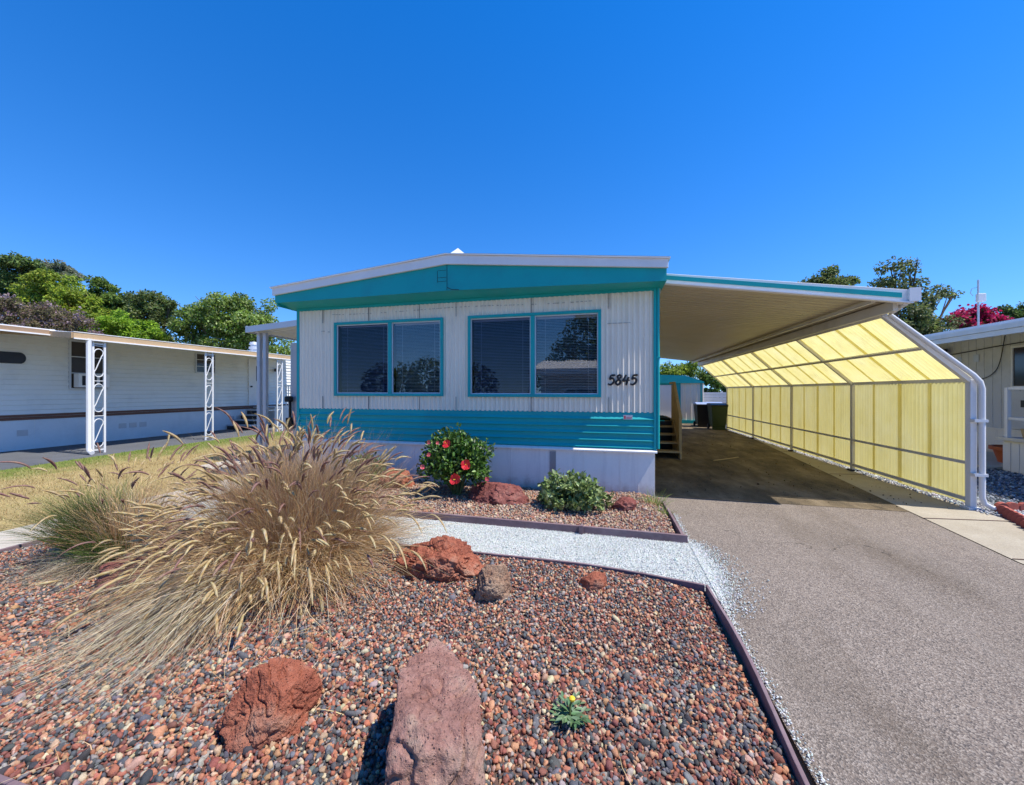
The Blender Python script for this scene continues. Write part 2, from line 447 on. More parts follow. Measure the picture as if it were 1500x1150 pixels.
# loose stones
def ico(sub):
    bm = bmesh.new(); bmesh.ops.create_icosphere(bm, subdivisions=sub, radius=1)
    V = np.array([v.co[:] for v in bm.verts]); Fc = np.array([[v.index for v in f.verts] for f in bm.faces]); bm.free()
    return V, Fc
def rand_rot(n):
    q = rng.normal(size=(n, 4)); q /= np.linalg.norm(q, axis=1)[:, None]
    w, x, y, z = q.T
    return np.stack([np.stack([1-2*(y*y+z*z), 2*(x*y-z*w), 2*(x*z+y*w)], -1),
                     np.stack([2*(x*y+z*w), 1-2*(x*x+z*z), 2*(y*z-x*w)], -1),
                     np.stack([2*(x*z-y*w), 2*(y*z+x*w), 1-2*(x*x+y*y)], -1)], 1)
def unit3(a): return a / np.linalg.norm(a, axis=1, keepdims=True)
def pebbles(name, P, size, cols, m, sub, label, smooth=True):
    V0, F0 = ico(sub); n = len(P)
    variants = []
    for k in range(14):
        pn = unit3(rng.normal(size=(8, 3))); pd = rng.uniform(.52, .88, 8)
        cutr = np.min(np.where(V0 @ pn.T > .05, pd / np.maximum(V0 @ pn.T, .05), 1.25), axis=1)
        D = np.minimum(cutr, 1.12) * np.array([1.12 + .34 * noise.noise(Vector(v) * 1.2 + Vector((k * 7.3, 1, 2))) + .22 * noise.noise(Vector(v) * 3.1 + Vector((k * 3.1, 5, 2))) for v in V0])
        variants.append(V0 * D[:, None])
    W = np.stack(variants)[rng.integers(0, 14, n)]
    st = np.stack([rng.uniform(.8, 1.25, n), rng.uniform(.7, 1.1, n), rng.uniform(.55, .9, n)], -1)
    W = W * st[:, None, :] * size[:, None, None]
    W = np.einsum('nij,nkj->nki', rand_rot(n), W)
    W = W + P[:, None, :]
    Fc = (F0[None] + (np.arange(n) * len(V0))[:, None, None]).reshape(-1, 3)
    o = np_mesh(name, W.reshape(-1, 3), Fc, m, np.repeat(cols, len(V0), 0), smooth=smooth)
    o['kind'] = 'stuff'
    if label: o['label'] = label
    return o
def palette(n, pal, w, jit=.18):
    pal = np.array(pal); w = np.array(w) / sum(w)
    c = pal[rng.choice(len(pal), n, p=w)]
    return np.clip(c * rng.uniform(1 - jit, 1 + jit, (n, 1)) * rng.uniform(.92, 1.08, (n, 3)), 0, 1)
def jgrid(x0, x1, y0, y1, step):
    gx, gy = np.meshgrid(np.arange(x0, x1, step), np.arange(y0, y1, step))
    p = np.stack([gx.ravel(), gy.ravel()], -1)
    return p + rng.uniform(-.6, .6, p.shape) * step
LAVA = [(.48,.19,.115), (.57,.31,.18), (.135,.135,.14), (.21,.205,.205), (.33,.13,.10), (.63,.52,.35), (.40,.34,.30), (.08,.077,.08), (.58,.37,.26), (.26,.11,.085)]
LW = [18, 13, 17, 13, 11, 6, 7, 9, 9, 7]
UPPER = [(.46,.28,.20), (.53,.38,.26), (.31,.25,.23), (.37,.16,.11), (.58,.46,.34), (.17,.155,.155), (.47,.23,.14)]
UW = [20, 22, 14, 14, 14, 8, 10]
def bedstones(name, x0, x1, y0, y1, edge, z, step, sz, pal, w, sub, label):
    p = jgrid(x0, x1, y0, y1, step)
    p = p[[edge(x) - .015 > y for x, y in p]]
    zz = np.array([bed_z(x, y, z) for x, y in p]) + rng.uniform(-.002, .013, len(p))
    s = sz * np.exp(rng.normal(0, .34, len(p)))
    # patches where one colour of stone gathers
    c = palette(len(p), pal, w)
    return pebbles(name, np.column_stack([p, zz]), s, c, M['pebble'], sub, label, smooth=False)
bedstones('lava_gravel', -3.4, .73, .995, 2.15, front_edge, .035, .0146, .0093, LAVA, LW, 2, 'loose red, orange and charcoal lava gravel nearest the viewer')
bedstones('lava_gravel', -5.5, .73, 2.13, 3.4, front_edge, .035, .0156, .0094, LAVA, LW, 1, 'loose red, orange and charcoal lava gravel below the white path')
bedstones('lava_gravel', -5.5, -3.38, .995, 2.15, front_edge, .035, .0180, .0106, LAVA, LW, 1, 'loose red and charcoal lava gravel at the left end of the bed')
bedstones('lava_gravel', -5.25, .70, 4.33, 5.88, lambda x: 5.88, .05, .0205, .0112, UPPER, UW, 1, 'pinkish tan lava gravel between the house skirting and the white path')
# white chips of the path, spilling thinly on to the driveway
p = jgrid(-5.5, 1.0, 3.30, 4.24, .0125)
p = p[rng.random(len(p)) < np.clip((.99 - p[:, 0]) / .20, 0, 1)]
p = p[[front_edge(min(x, .75)) + .05 < y for x, y in p]]
q = np.column_stack([.80 + np.abs(rng.normal(0, .03, 4200)), rng.uniform(1.2, 5.2, 4200)])
q2 = np.column_stack([.80 + rng.exponential(.075, 6500), 2.85 + 1.5 * rng.beta(2.4, 2.0, 6500)])
q2 = q2[q2[:, 0] < 1.35 - .5 * np.abs(q2[:, 1] - 3.6)]
keep = (q[:, 0] < .80 + .07 * rng.random(4200)) & (rng.random(4200) < .55)
p = np.concatenate([p, q[keep], q2])
pebbles('path_gravel', np.column_stack([p, np.full(len(p), .008) + rng.uniform(0, .006, len(p))]), .0042 * np.exp(rng.normal(0, .3, len(p))),
        palette(len(p), [(.66,.68,.64), (.52,.55,.53), (.36,.40,.39), (.60,.57,.50)], [45, 25, 12, 18], .1), M['chip'], 1, 'fine white gravel of the path, scattered along the driveway edge', smooth=False)
# pale gravel along the foot of the yellow wall
p = jgrid(4.62, 5.4, 6.1, 17, .035)
p = p[p[:, 0] < 4.78 + .5 * np.clip((8.2 - p[:, 1]) / 2, 0, 1) + .02]
pebbles('wall_foot_gravel', np.column_stack([p, np.full(len(p), .012)]), .013 * np.exp(rng.normal(0, .3, len(p))),
        palette(len(p), [(.62,.62,.60), (.42,.42,.42), (.25,.25,.27)], [5, 4, 2], .1), M['chip'], 1, 'pale gravel along the foot of the yellow wall', smooth=False)
p = jgrid(5.2, 8.9, 6.3, 10.5, .05)
pebbles('yard_gravel', np.column_stack([p, np.full(len(p), .0)]), .018 * np.exp(rng.normal(0, .3, len(p))),
        palette(len(p), [(.13,.15,.18), (.22,.25,.29), (.40,.43,.46), (.08,.08,.09)], [5, 4, 2, 3], .1), M['chip'], 1, 'blue grey gravel in front of the right neighbour porch', smooth=False)
# small litter on the driveway: dry leaves and crumbs
n = 320
lp = np.column_stack([rng.uniform(.95, 4.4, n), 6.2 + 9 * rng.random(n) ** 1.3, np.full(n, .012)])
lit = pebbles('leaf_litter', lp, .008 * np.exp(rng.normal(0, .4, n)), palette(n, [(.16,.10,.05), (.28,.20,.10), (.10,.07,.04)], [2, 2, 1]), M['chip'], 1, 'dry leaf crumbs strewn over the shaded carport floor', smooth=False)

# ================================================================== EDGING BOARDS
def board(name, label, pts, h, t, z=0.0):
    b = MB()
    A = []; 
    pts = [Vector((x, y, 0)) for x, y in pts]
    n = len(pts); V = []
    for i, p in enumerate(pts):
        d = (pts[min(i+1, n-1)] - pts[max(i-1, 0)]).normalized()
        r = Vector((d.y, -d.x, 0)) * t / 2
        wob = .006 * noise.noise(Vector((p.x * 3, p.y * 3, 1)))
        V += [p - r + Vector((0,0,z-.03)), p + r + Vector((0,0,z-.03)), p + r + Vector((0,0,z+h+wob)), p - r + Vector((0,0,z+h+wob))]
    Fs = [(0,1,2,3), tuple(4*(n-1)+k for k in (3,2,1,0))]
    for i in range(n-1):
        for k in range(4):
            k2 = (k+1) % 4
            Fs.append((4*i+k, 4*(i+1)+k, 4*(i+1)+k2, 4*i+k2))
    b.add(V, Fs)
    return tag(b.build(name, M['edge'], origin=(pts[0].x, pts[0].y, 0), bevel=.004), label, 'garden edging', 'wooden edging boards round the gravel beds')
eb = board('edging_board', 'straight weathered edging board between the upper gravel bed and the white path', [(-5.3,4.29),(-3.5,4.285),(-1.8,4.27),(-.6,4.262),(.2,4.25),(.79,4.24)], .085, .035)
sb = MB(); sb.box(-.30, -.255, 4.205, 4.24, 0, .10)
sb.build('stake', M['edge'], eb)
board('edging_board', 'short edging board running back beside the driveway to the house corner', [(.76,4.27),(.755,4.7),(.745,5.2),(.73,5.6)], .06, .03)
board('edging_board', 'curved weathered edging board along the near side of the white path', [(-5.5,3.40)] + [(x, front_edge(x) + .025) for x in (-4,-2.5,-1.2,-.6,-.2,.1,.3,.5,.62,.73)], .055, .022)
board('edging_board', 'wavy edging strip between the near gravel bed and the asphalt driveway', [(.752 + .02*math.sin(y*3.1), y) for y in (3.24,3.0,2.75,2.5,2.25,2.0,1.8,1.6,1.4,1.2,1.0)], .062, .02)
board('edging_board', 'pale edging board at the near left corner of the gravel bed', [(-5.5,.975),(-4,.972),(-2.6,.975),(-1.5,.97),(.74,.97)], .055, .022)
board('edging_board', 'edging board along the pale concrete walkway at the left of the bed', [(-5.555,1.05),(-5.56,2),(-5.555,3),(-5.56,3.38)], .06, .03)

# ================================================================== THE HOUSE
HX0, HX1, HY = -5.49, .673, 5.91
HYB = 18.0
house = thing('mobile_home', 'turquoise and white mobile home with two front windows under a low gable', 'mobile home', ((HX0+HX1)/2, HY, 0))
# --- ribbed white siding round the window openings
W1 = (-4.70, -2.625, 1.465, 2.762)
W2 = (-2.19, -.09, 1.458, 2.764)
def ribs_x(x0, x1):
    pitch = .0775; out = [x0]
    k0 = math.floor((x0 - HX0) / pitch)
    for k in range(k0, k0 + int((x1 - x0) / pitch) + 3):
        b = HX0 + k * pitch
        for d in (.030, .034, .040, .047, .054, .061, .068, .074, .0775):
            x = b + d
            if x0 < x < x1: out.append(x)
    out.append(x1); return sorted(out)
def rib_y(x):
    pitch = .0775; d = (x - HX0) % pitch
    prof = [(0, 0), (.030, 0), (.034, .004), (.040, .013), (.047, .019), (.054, .0205), (.061, .019), (.068, .013), (.074, .004), (.0775, 0)]
    for (a, ya), (b, yb) in zip(prof, prof[1:]):
        if a <= d <= b: return ya + (yb - ya) * (d - a) / (b - a)
    return 0
sid = MB()
for x0, x1, z0, z1 in ((HX0, W1[0], 1.235, 3.06), (W1[0], W1[1], 1.235, W1[2]), (W1[0], W1[1], W1[3], 3.06), (W1[1], W2[0], 1.235, 3.06),
                       (W2[0], W2[1], 1.235, W2[2]), (W2[0], W2[1], W2[3], 3.06), (W2[1], HX1, 1.235, 3.06)):
    xs = ribs_x(x0, x1)
    zs = [z0 + (z1 - z0) * i / 4 for i in range(5)]
    for za, zb in zip(zs, zs[1:]):
        sid.strip([(x, HY - rib_y(x) + .003 * noise.noise(Vector((x * 2, za * 2, 0))), za) for x in xs],
                  [(x, HY - rib_y(x) + .003 * noise.noise(Vector((x * 2, zb * 2, 0))), zb) for x in xs])
front = sid.build('front_siding', M['siding'], house, fix=False)
# vertical panel seams and a line of old screw holes
sm = MB()
for x in (-4.95, -4.02, -3.05, -2.4, -1.15, .02):
    for za, zb in ((1.24, 1.46), (2.77, 3.05)):
        sm.box(x - .003, x + .003, HY - .0225, HY - .010, za, zb)
for i in range(66):
    x = -4.75 + i * .069 + random.uniform(-.01, .01)
    if random.random() < .8:
        sm.box(x, x + random.uniform(.02, .05), HY - .0225, HY - .012, 2.905 + .012 * math.sin(x * 2), 2.910 + .012 * math.sin(x * 2))
sm.box(.0, .33, HY - .0225, HY - .012, 2.55, 2.554); sm.box(-4.98, -4.9, HY - .0225, HY - .012, 2.62, 2.625)
sm.lathe([(.018, 0), (.018, .008)], (-4.82, HY - .02, 2.60), 10)
inlay(front, sm, M['seamgrey'])
# --- turquoise lapped band
band = MB()
prof = [(0, 1.245), (.004, 1.235)]
z = 1.215
for k in range(5):
    prof += [(.006, z), (.008, z - .040), (.030, z - .074), (.030, z - .082), (.008, z - .088)]
    z -= .104
prof += [(.008, .70)]
xs = [HX0 + (HX1 - HX0) * i / 24 for i in range(25)]
for (da, za), (db, zb) in zip(prof, prof[1:]):
    band.strip([(x, HY - da - .0015 * noise.noise(Vector((x * 3, za * 5, 0))), za) for x in xs], [(x, HY - db - .0015 * noise.noise(Vector((x * 3, zb * 5, 0))), zb) for x in xs])
band.build('lapped_band', M['teal'], house)
plate = MB(); plate.box(.225, .355, HY - .034, HY - .028, 1.135, 1.20)
pl = plate.build('data_plate', M['galv'], house)
pp = MB(); pp.box(.235, .26, HY - .036, HY - .0345, 1.145, 1.19); pp.box(.27, .345, HY - .036, HY - .0345, 1.165, 1.172); pp.box(.27, .33, HY - .036, HY - .0345, 1.15, 1.156)
inlay(pl, pp, M['pinkbud'])
# --- skirting with cap, seams, a mesh vent
sk = MB(); sk.box(HX0 + .02, HX1 - .012, HY - .012, HY + .02, -.03, .66)
sko = sk.build('skirting', M['skirt'], house)
ss = MB()
x = HX0 + .28; k = 0
while x < HX1 - .1:
    wd = (.016 if k % 2 else .010)
    ss.box(x, x + wd, HY - .020 if k % 2 else HY - .016, HY - .0125, .0, .655); k += 1
    x += random.choice((.25, .28, .30))
ss.build('panel_rib', M['skirt'], sko)
vb = MB(); vb.box(-.865, -.765, HY - .0225, HY - .0125, .0, .64)
vo = vb.build('vent_mesh', M['galv'], sko)
vh = MB()
for i in range(6):
    for j in range(42):
        xx = -.860 + i * .0155 + (.007 if j % 2 else 0); zz = .02 + j * .0145
        vh.box(xx, xx + .009, HY - .0245, HY - .0227, zz, zz + .009)
inlay(vo, vh, M['black'])
cp = MB(); cp.prism([(HY - .05, .655), (HY - .05, .675), (HY - .02, .70), (HY + .02, .70), (HY + .02, .655)], 'x', HX0 - .01, HX1 + .02)
cp.build('skirting_cap', M['skirt'], house)
# --- corner trims
for nm, x in (('corner_trim', HX0), ('corner_trim', HX1)):
    t = MB(); s = -1 if x == HX0 else 1
    t.box(x - .028 if s > 0 else x - .012, x + .012 if s > 0 else x + .045, HY - .03, HY + .05, .70, 3.05)
    t.build(nm, M['teal'], house, bevel=.006)
dp = MB(); dp.tube([(HX1 + .035, HY - .015, .72), (HX1 + .035, HY - .015, 3.05)], .022, 10)
dp.box(HX1 + .008, HX1 + .063, HY - .042, HY + .01, 2.02, 2.04)
dp.build('downspout', M['teal'], house, smooth=True)
# --- side and rear walls, floor, dark rooms behind the windows
wl = MB(); wl.box(HX0, HX0 + .06, HY + .05, HYB, -.03, 3.1); wl.box(HX0 + .06, HX1 - .06, HYB - .06, HYB, -.03, 3.1)
wl.build('wall', M['siding'], house)
wr = MB(); wr.box(HX1 - .06, HX1, HY + .05, HYB, -.03, 3.1)
wr.build('wall', M['siding'], house)
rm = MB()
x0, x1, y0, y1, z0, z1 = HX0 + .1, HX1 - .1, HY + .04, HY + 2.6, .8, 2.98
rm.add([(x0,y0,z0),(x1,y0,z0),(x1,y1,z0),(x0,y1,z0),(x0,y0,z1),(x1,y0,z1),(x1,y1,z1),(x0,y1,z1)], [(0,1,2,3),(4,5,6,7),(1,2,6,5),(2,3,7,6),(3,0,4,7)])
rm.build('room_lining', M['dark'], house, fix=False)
# --- front windows
def slider(W, mull, name):
    x0, x1, z0, z1 = W
    f = MB(); w = .045; yf, yb = HY - .045, HY + .03
    f.box(x0, x0 + w, yf, yb, z0, z1); f.box(x1 - w, x1, yf, yb, z0, z1)
    f.box(x0 + w, x1 - w, yf, yb, z1 - w, z1); f.box(x0 + w, x1 - w, yf, yb, z0, z0 + w)
    f.box(mull - .032, mull + .032, yf + .004, yb, z0 + w, z1 - w)
    fr = f.build(name, M['teal'], house, bevel=.004)
    # inner aluminium sash
    s = MB()
    for a, b in ((x0 + w, mull - .032), (mull + .032, x1 - w)):
        t = .016
        s.box(a, a + t, HY - .02, HY + .018, z0 + w, z1 - w); s.box(b - t, b, HY - .02, HY + .018, z0 + w, z1 - w)
        s.box(a + t, b - t, HY - .02, HY + .018, z0 + w, z0 + w + t); s.box(a + t, b - t, HY - .02, HY + .018, z1 - w - t, z1 - w)
    s.build('sash', M['sash'], fr)
    for a, b, g in ((x0 + w, mull - .03, 'screenglass'), (mull + .03, x1 - w, 'glass')):
        q = MB(); q.add([(a, HY - .004, z0 + w), (b, HY - .004, z0 + w), (b, HY - .004, z1 - w), (a, HY - .004, z1 - w)], [(0,1,2,3)])
        q.build('pane', M[g], fr, fix=False)
        bl = MB(); zz = z0 + .06
        while zz < z1 - .07:
            dx = .004 * math.sin(zz * 40)
            bl.add([(a + .02, HY + .075, zz + dx*.3), (b - .02, HY + .075, zz - dx*.3), (b - .02, HY + .093, zz + .009), (a + .02, HY + .093, zz + .009)], [(0,1,2,3)])
            zz += .0245
        for xx in (a + .15, b - .15):
            bl.box(xx, xx + .004, HY + .068, HY + .072, z0 + .05, z1 - .05)
        bl.box(a + .015, b - .015, HY + .06, HY + .10, z1 - .085, z1 - .05)
        bl.build('blind', M['blind'], fr, fix=False)
slider(W1, -3.60, 'window')
slider(W2, -1.125, 'window')
# --- house number 5845
def digit(pts, x, z, h, name):
    b = MB(); P = [Vector((p[0], 0, p[1])) for p in pts]
    out = []
    for i in range(len(P) - 1):
        p0, p1, p2, p3 = P[max(i-1, 0)], P[i], P[i+1], P[min(i+2, len(P)-1)]
        for k in range(6):
            t = k / 6
            out.append(.5 * ((2*p1) + (p2-p0)*t + (2*p0-5*p1+4*p2-p3)*t*t + (3*p1-p0-3*p2+p3)*t**3))
    out.append(P[-1])
    n = len(out)
    W = [Vector((x + (q.x + .16 * q.z) * h, 0, z + q.z * h)) for q in out]
    R = [.0105 + .006 * math.sin(PI * i / (n - 1)) for i in range(n)]
    b.tube(W, R, 8)
    b.v = [(v[0], HY - .029 + v[1] * .35, v[2]) for v in b.v]
    return b
D5 = [[(.62,1.0),(.40,.95),(.20,.97)], [(.20,.97),(.14,.58),(.34,.66),(.56,.50),(.52,.18),(.28,.0),(.04,.10)]]
D8 = [[(.52,.82),(.34,1.0),(.14,.82),(.30,.56),(.54,.28),(.30,.0),(.06,.22),(.30,.54),(.52,.82)]]
D4 = [[(.24,1.0),(.10,.62),(.04,.40),(.34,.42),(.66,.44)], [(.50,.78),(.44,.40),(.38,-.06)]]
x = .0
for dg in (D5, D8, D4, D5):
    b = MB()
    for stroke in dg:
        q = digit(stroke, x, 1.645, .145, ''); b.add(q.v, q.f)
    b.build('house_number', M['black'], house, smooth=True)
    x += .105
# --- gable, soffit, fascia, roof
GY = 5.55
XL, XR, XM = -5.64, .775, -2.41
gb = MB()
gb.prism([(XL, 3.09), (XL, 3.225), (XM, 3.515), (XR, 3.215), (XR, 3.04), (XM, 3.105)], 'y', GY, GY + .03)
go = gb.build('gable_board', M['teal'], house)
gs = MB(); gs.box(XM - .002, XM + .004, GY - .004, GY - .0015, 3.11, 3.50); gs.box(XM - .16, XM - .155, GY - .004, GY - .0015, 3.24, 3.42)
for zz in (3.25, 3.31, 3.42): gs.box(XM - .15, XM - .01, GY - .004, GY - .0015, zz, zz + .004)
gs.tube([(XM + .01, GY - .004, 3.15), (XM + .08, GY - .004, 3.115), (XM + .2, GY - .004, 3.105)], .005, 6)
inlay(go, gs, M['black'])
so = MB()
for a, b, za, zb in ((XL, XM, 3.09, 3.105), (XM, XR, 3.105, 3.04)):
    n = 14
    so.strip([(a + (b-a)*i/n, GY + .03, za + (zb-za)*i/n + .003) for i in range(n+1)], [(a + (b-a)*i/n, HY + .02, 3.035) for i in range(n+1)])
so.build('soffit', M['teal'], house)
tr = MB(); tr.box(HX0 + .03, HX1 - .028, HY - .028, HY + .01, 3.0, 3.045)
tr.build('top_trim', M['teal'], house, bevel=.004)
fa = MB()
fa.prism([(XL - .02, 3.215), (XL - .02, 3.345), (XM, 3.645), (XR + .015, 3.325), (XR + .015, 3.205), (XM, 3.505)], 'y', GY - .045, GY - .001)
fa.build('fascia', M['fascia'], house, bevel=.005)
ro = MB()
def slope(x0, z0, x1, z1, ribs):
    for i in range(ribs):
        ya = GY - .07 + (HYB + .3 - GY) * i / ribs; yb = GY - .07 + (HYB + .3 - GY) * (i + 1) / ribs
        ro.add([(x0,ya,z0),(x1,ya,z1),(x1,yb-.02,z1),(x0,yb-.02,z0)], [(0,1,2,3)])
        ro.add([(x0,yb-.02,z0),(x1,yb-.02,z1),(x1,yb-.015,z1+.02),(x0,yb-.015,z0+.02)], [(0,1,2,3)])
        ro.add([(x0,yb-.015,z0+.02),(x1,yb-.015,z1+.02),(x1,yb,z1),(x0,yb,z0)], [(0,1,2,3)])
ro.prism([(XL - .05, 3.335), (XL - .05, 3.352), (XM, 3.66), (XR + .04, 3.338), (XR + .04, 3.322), (XM, 3.647)], 'y', GY - .07, HYB + .3)
slope(XL - .05, 3.356, XM, 3.664, 9); slope(XR + .04, 3.342, XM, 3.664, 9)
roof = ro.build('roof', M['roofmetal'], house)
rv = MB()
for a, b in ((XL, XL + .03), (XR - .03, XR)):
    rv = MB(); rv.box(a, b, GY + .03, HYB + .25, 3.04, 3.30)
    rv.build('eave_board', M['teal'], house)
cap = MB()
vz = 3.66
cap.add([(XM-.36, GY+.25, vz-.05), (XM+.36, GY+.25, vz-.05), (XM+.36, GY+.9, vz-.05), (XM-.36, GY+.9, vz-.05), (XM-.02, GY+.5, vz+.285)], [(0,1,4),(1,2,4),(2,3,4),(3,0,4),(3,2,1,0)])
cap.build('ridge_vent', M['roofmetal'], roof)

# ================================================================== LEFT PATIO AWNING
pa = thing('patio_awning', 'small white patio awning on twin posts at the left side of the turquoise home', 'awning', (-7.35, 6.85, 0))
b = MB()
b.prism([(-7.46, 2.80), (-5.62, 2.93), (-5.62, 3.05), (-7.46, 2.93)], 'y', 6.62, 6.66)
b.build('fascia', M['galv'], pa)
b = MB()
ys = []
for k in range(30):
    y = 6.67 + k * .15
    ys += [(y, 0), (y + .11, 0), (y + .12, .035), (y + .14, .035), (y + .15, 0)]
b.strip([(-7.46, y, 2.84 + d) for y, d in ys], [(-5.62, y, 2.98 + d) for y, d in ys])
b.build('roof_panel', M['white'], pa)
b = MB(); b.box(-7.50, -7.462, 6.62, 11.1, 2.80, 2.94); b.build('gutter', M['galv'], pa)
for y in (6.85,):
    for dx in (-.09, .07):
        b = MB(); b.box(-7.32 + dx, -7.24 + dx, y - .04, y + .04, .01, 2.82)
        b.build('post', M['galv'], pa, bevel=.008)
b = MB(); b.box(-7.40, -7.32, 10.6, 10.68, .01, 2.82); b.build('post', M['galv'], pa, bevel=.008)
b = MB(); b.box(-7.65, -7.15, 6.60, 7.1, -.02, .035); b.build('footing', M['walk'], pa)

up = thing('utility_pedestal', 'grey utility pedestal with a black meter beside the patio awning', 'meter post', (-7.42, 7.75, 0))
b = MB(); b.box(-7.36, -7.18, 7.68, 7.80, -.01, 2.70); b.build('cabinet', M['galv'], up, bevel=.01)
b = MB(); b.lathe([(.08,0),(.09,.02),(.09,.10),(.07,.13)], (-7.31, 7.58, 1.30), 14); b.tube([(-7.31,7.62,1.30),(-7.31,7.62,.9)], .03, 8); b.box(-7.38,-7.24,7.56,7.679,.66,.92); b.build('meter', M['black'], up, smooth=True)

# ================================================================== CARPORT
cpt = thing('carport', 'white carport with brown shaded ceiling and slanted yellow fibreglass side wall', 'carport', (4.8, 6.55, 0))
CY0, CY1 = 5.90, 17.1
CX0, CX1 = .70, 3.64
def roof_z(x): return 3.13 - (x - CX0) * (3.13 - 2.73) / (CX1 - CX0)
b = MB(); ys = []
y = CY0 + .03
while y < CY1:
    ys += [(y, 0), (y + .125, 0), (y + .130, .03), (y + .150, .03), (y + .155, 0)]; y += .16
b.strip([(CX0, y, roof_z(CX0) + d) for y, d in ys], [(CX1, y, roof_z(CX1) + d) for y, d in ys])
b.strip([(CX1, y, roof_z(CX1) + d + .045) for y, d in ys], [(CX0, y, roof_z(CX0) + d + .045) for y, d in ys])
b.build('roof_panel', M['pan'], cpt, fix=False)
b = MB(); b.prism([(CX0 + .01, 3.09), (CX1 + .05, 2.645), (CX1 + .05, 2.815), (CX0 + .01, 3.245)], 'y', CY0 - .03, CY0 + .02)
fo = b.build('fascia', M['fascia'], cpt, bevel=.005)
b = MB(); b.prism([(CX0 + .02, 3.155), (CX1 - .06, 2.722), (CX1 - .06, 2.782), (CX0 + .02, 3.212)], 'y', CY0 - .042, CY0 - .031)
b.build('stripe', M['teal'], fo)
b = MB(); b.prism([(CX0 + .02, 3.095), (CX1 + .05, 2.643), (CX1 + .05, 2.66), (CX0 + .02, 3.112)], 'y', CY0 - .06, CY0 - .031)
b.build('lip', M['fascia'], fo)
# gutter along the low eave
b = MB()
g = [(CX1 + .0, 2.82), (CX1 + .0, 2.69), (CX1 + .03, 2.665), (CX1 + .10, 2.665), (CX1 + .125, 2.70), (CX1 + .125, 2.835), (CX1 + .115, 2.835), (CX1 + .115, 2.71), (CX1 + .09, 2.675), (CX1 + .035, 2.675), (CX1 + .01, 2.70), (CX1 + .01, 2.82)]
n = len(g)
V = [(q[0], CY0 - .06, q[1]) for q in g] + [(q[0], CY1, q[1]) for q in g]
b.add(V, [(i, (i+1) % n, n + (i+1) % n, n + i) for i in range(n)] + [tuple(range(n))])
b.box(CX1 + .002, CX1 + .12, CY0 - .066, CY0 - .06, 2.668, 2.835)
b.build('gutter', M['fascia'], cpt)
# eave beams
b = MB(); b.box(CX1 - .06, CX1 + .0, CY0 + .12, CY1, 2.585, 2.722); b.build('beam', M['frame'], cpt, bevel=.005)
b = MB(); b.box(CX1 - .30, CX1 - .26, CY0 + .1, CY1, 2.70, 2.745); b.build('beam', M['frame'], cpt)
b = MB(); b.box(CX0, CX0 + .05, CY0 + .06, CY1, 2.98, 3.10); b.build('beam', M['frame'], cpt)
# frames: posts and slanting rafters
WX, WT = 4.63, 1.70
TX, TZ = 3.66, 2.60
PY = [6.36, 8.86, 11.4, 14.1, 16.95]
for k, y in enumerate(PY):
    w = .085 if k == 0 else .07
    b = MB(); b.box(WX - .035, WX + .035, y - w/2, y + w/2, -.01, WT)
    po = b.build('post', M['white' if k == 0 else 'frame'], cpt, bevel=.006)
    b = MB(); b.box(WX - .07, WX + .06, y - .07, y + .07, -.005, .035); b.build('base_plate', M['black' if k else 'white'], po)
    b = MB(); b.beam((WX - .01, y, WT - .02), (TX + .0, y, TZ), .07 if k == 0 else .05, .06 if k == 0 else .05, (1, 0, 1))
    b.build('rafter', M['white' if k == 0 else 'frame'], cpt, bevel=.005)
b = MB(); b.box(WX - .032, WX - .004, PY[0] + .05, PY[-1], .10, .15); b.build('rail', M['frame'], cpt)
b = MB(); b.box(WX - .032, WX - .004, PY[0] + .05, PY[-1], .585, .625); b.build('rail', M['frame'], cpt)
b = MB(); b.box(WX - .034, WX - .004, PY[0] + .05, PY[-1], WT - .03, WT + .02); b.build('rail', M['frame'], cpt)
mx, mz = (WX + TX) / 2 - .015, (WT + TZ) / 2 - .02
b = MB(); b.beam((mx, PY[0] + .05, mz), (mx, PY[-1], mz), .045, .03, (.67, 0, .74)); b.build('rail', M['frame'], cpt)
b = MB(); b.beam((TX + .0, PY[0], TZ - .01), (TX + .0, PY[-1], TZ - .01), .05, .05, (.67, 0, .74)); b.build('rail', M['frame'], cpt)
# corrugated yellow sheets
def corr(y0, y1, pitch=.0745, amp=.0125):
    n = int((y1 - y0) / pitch * 6)
    return [(y0 + (y1-y0)*i/n, amp * math.sin(2*PI*(y0 + (y1-y0)*i/n) / pitch)) for i in range(n+1)]
nd = Vector((.67, 0, .74)).normalized()
for bay in range(4):
    a, e = PY[bay], PY[bay+1]
    for j in range(4):
        y0, y1 = a + (e-a)*j/4, a + (e-a)*(j+1)/4 + .07
        off = .006 + .004 * (j % 2)
        c = corr(y0, min(y1, PY[-1] + .03))
        zb = .045 + .02 * random.random()
        b = MB(); b.strip([(WX + off + d, y, zb) for y, d in c], [(WX + off + d, y, WT - .03) for y, d in c])
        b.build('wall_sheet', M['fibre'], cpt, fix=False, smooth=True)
        A = Vector((WX + .02, 0, WT - .005)); B = Vector((TX + .03, 0, TZ + .03))
        b = MB()
        ofs = .028 + .004 * (j % 2)
        b.strip([tuple(A + nd * (ofs - .02 + d) + Vector((0, y, 0))) for y, d in c], [tuple(B + nd * (ofs - .02 + d) + Vector((0, y, 0))) for y, d in c])
        b.build('slanted_sheet', M['fibre'], cpt, fix=False, smooth=True)
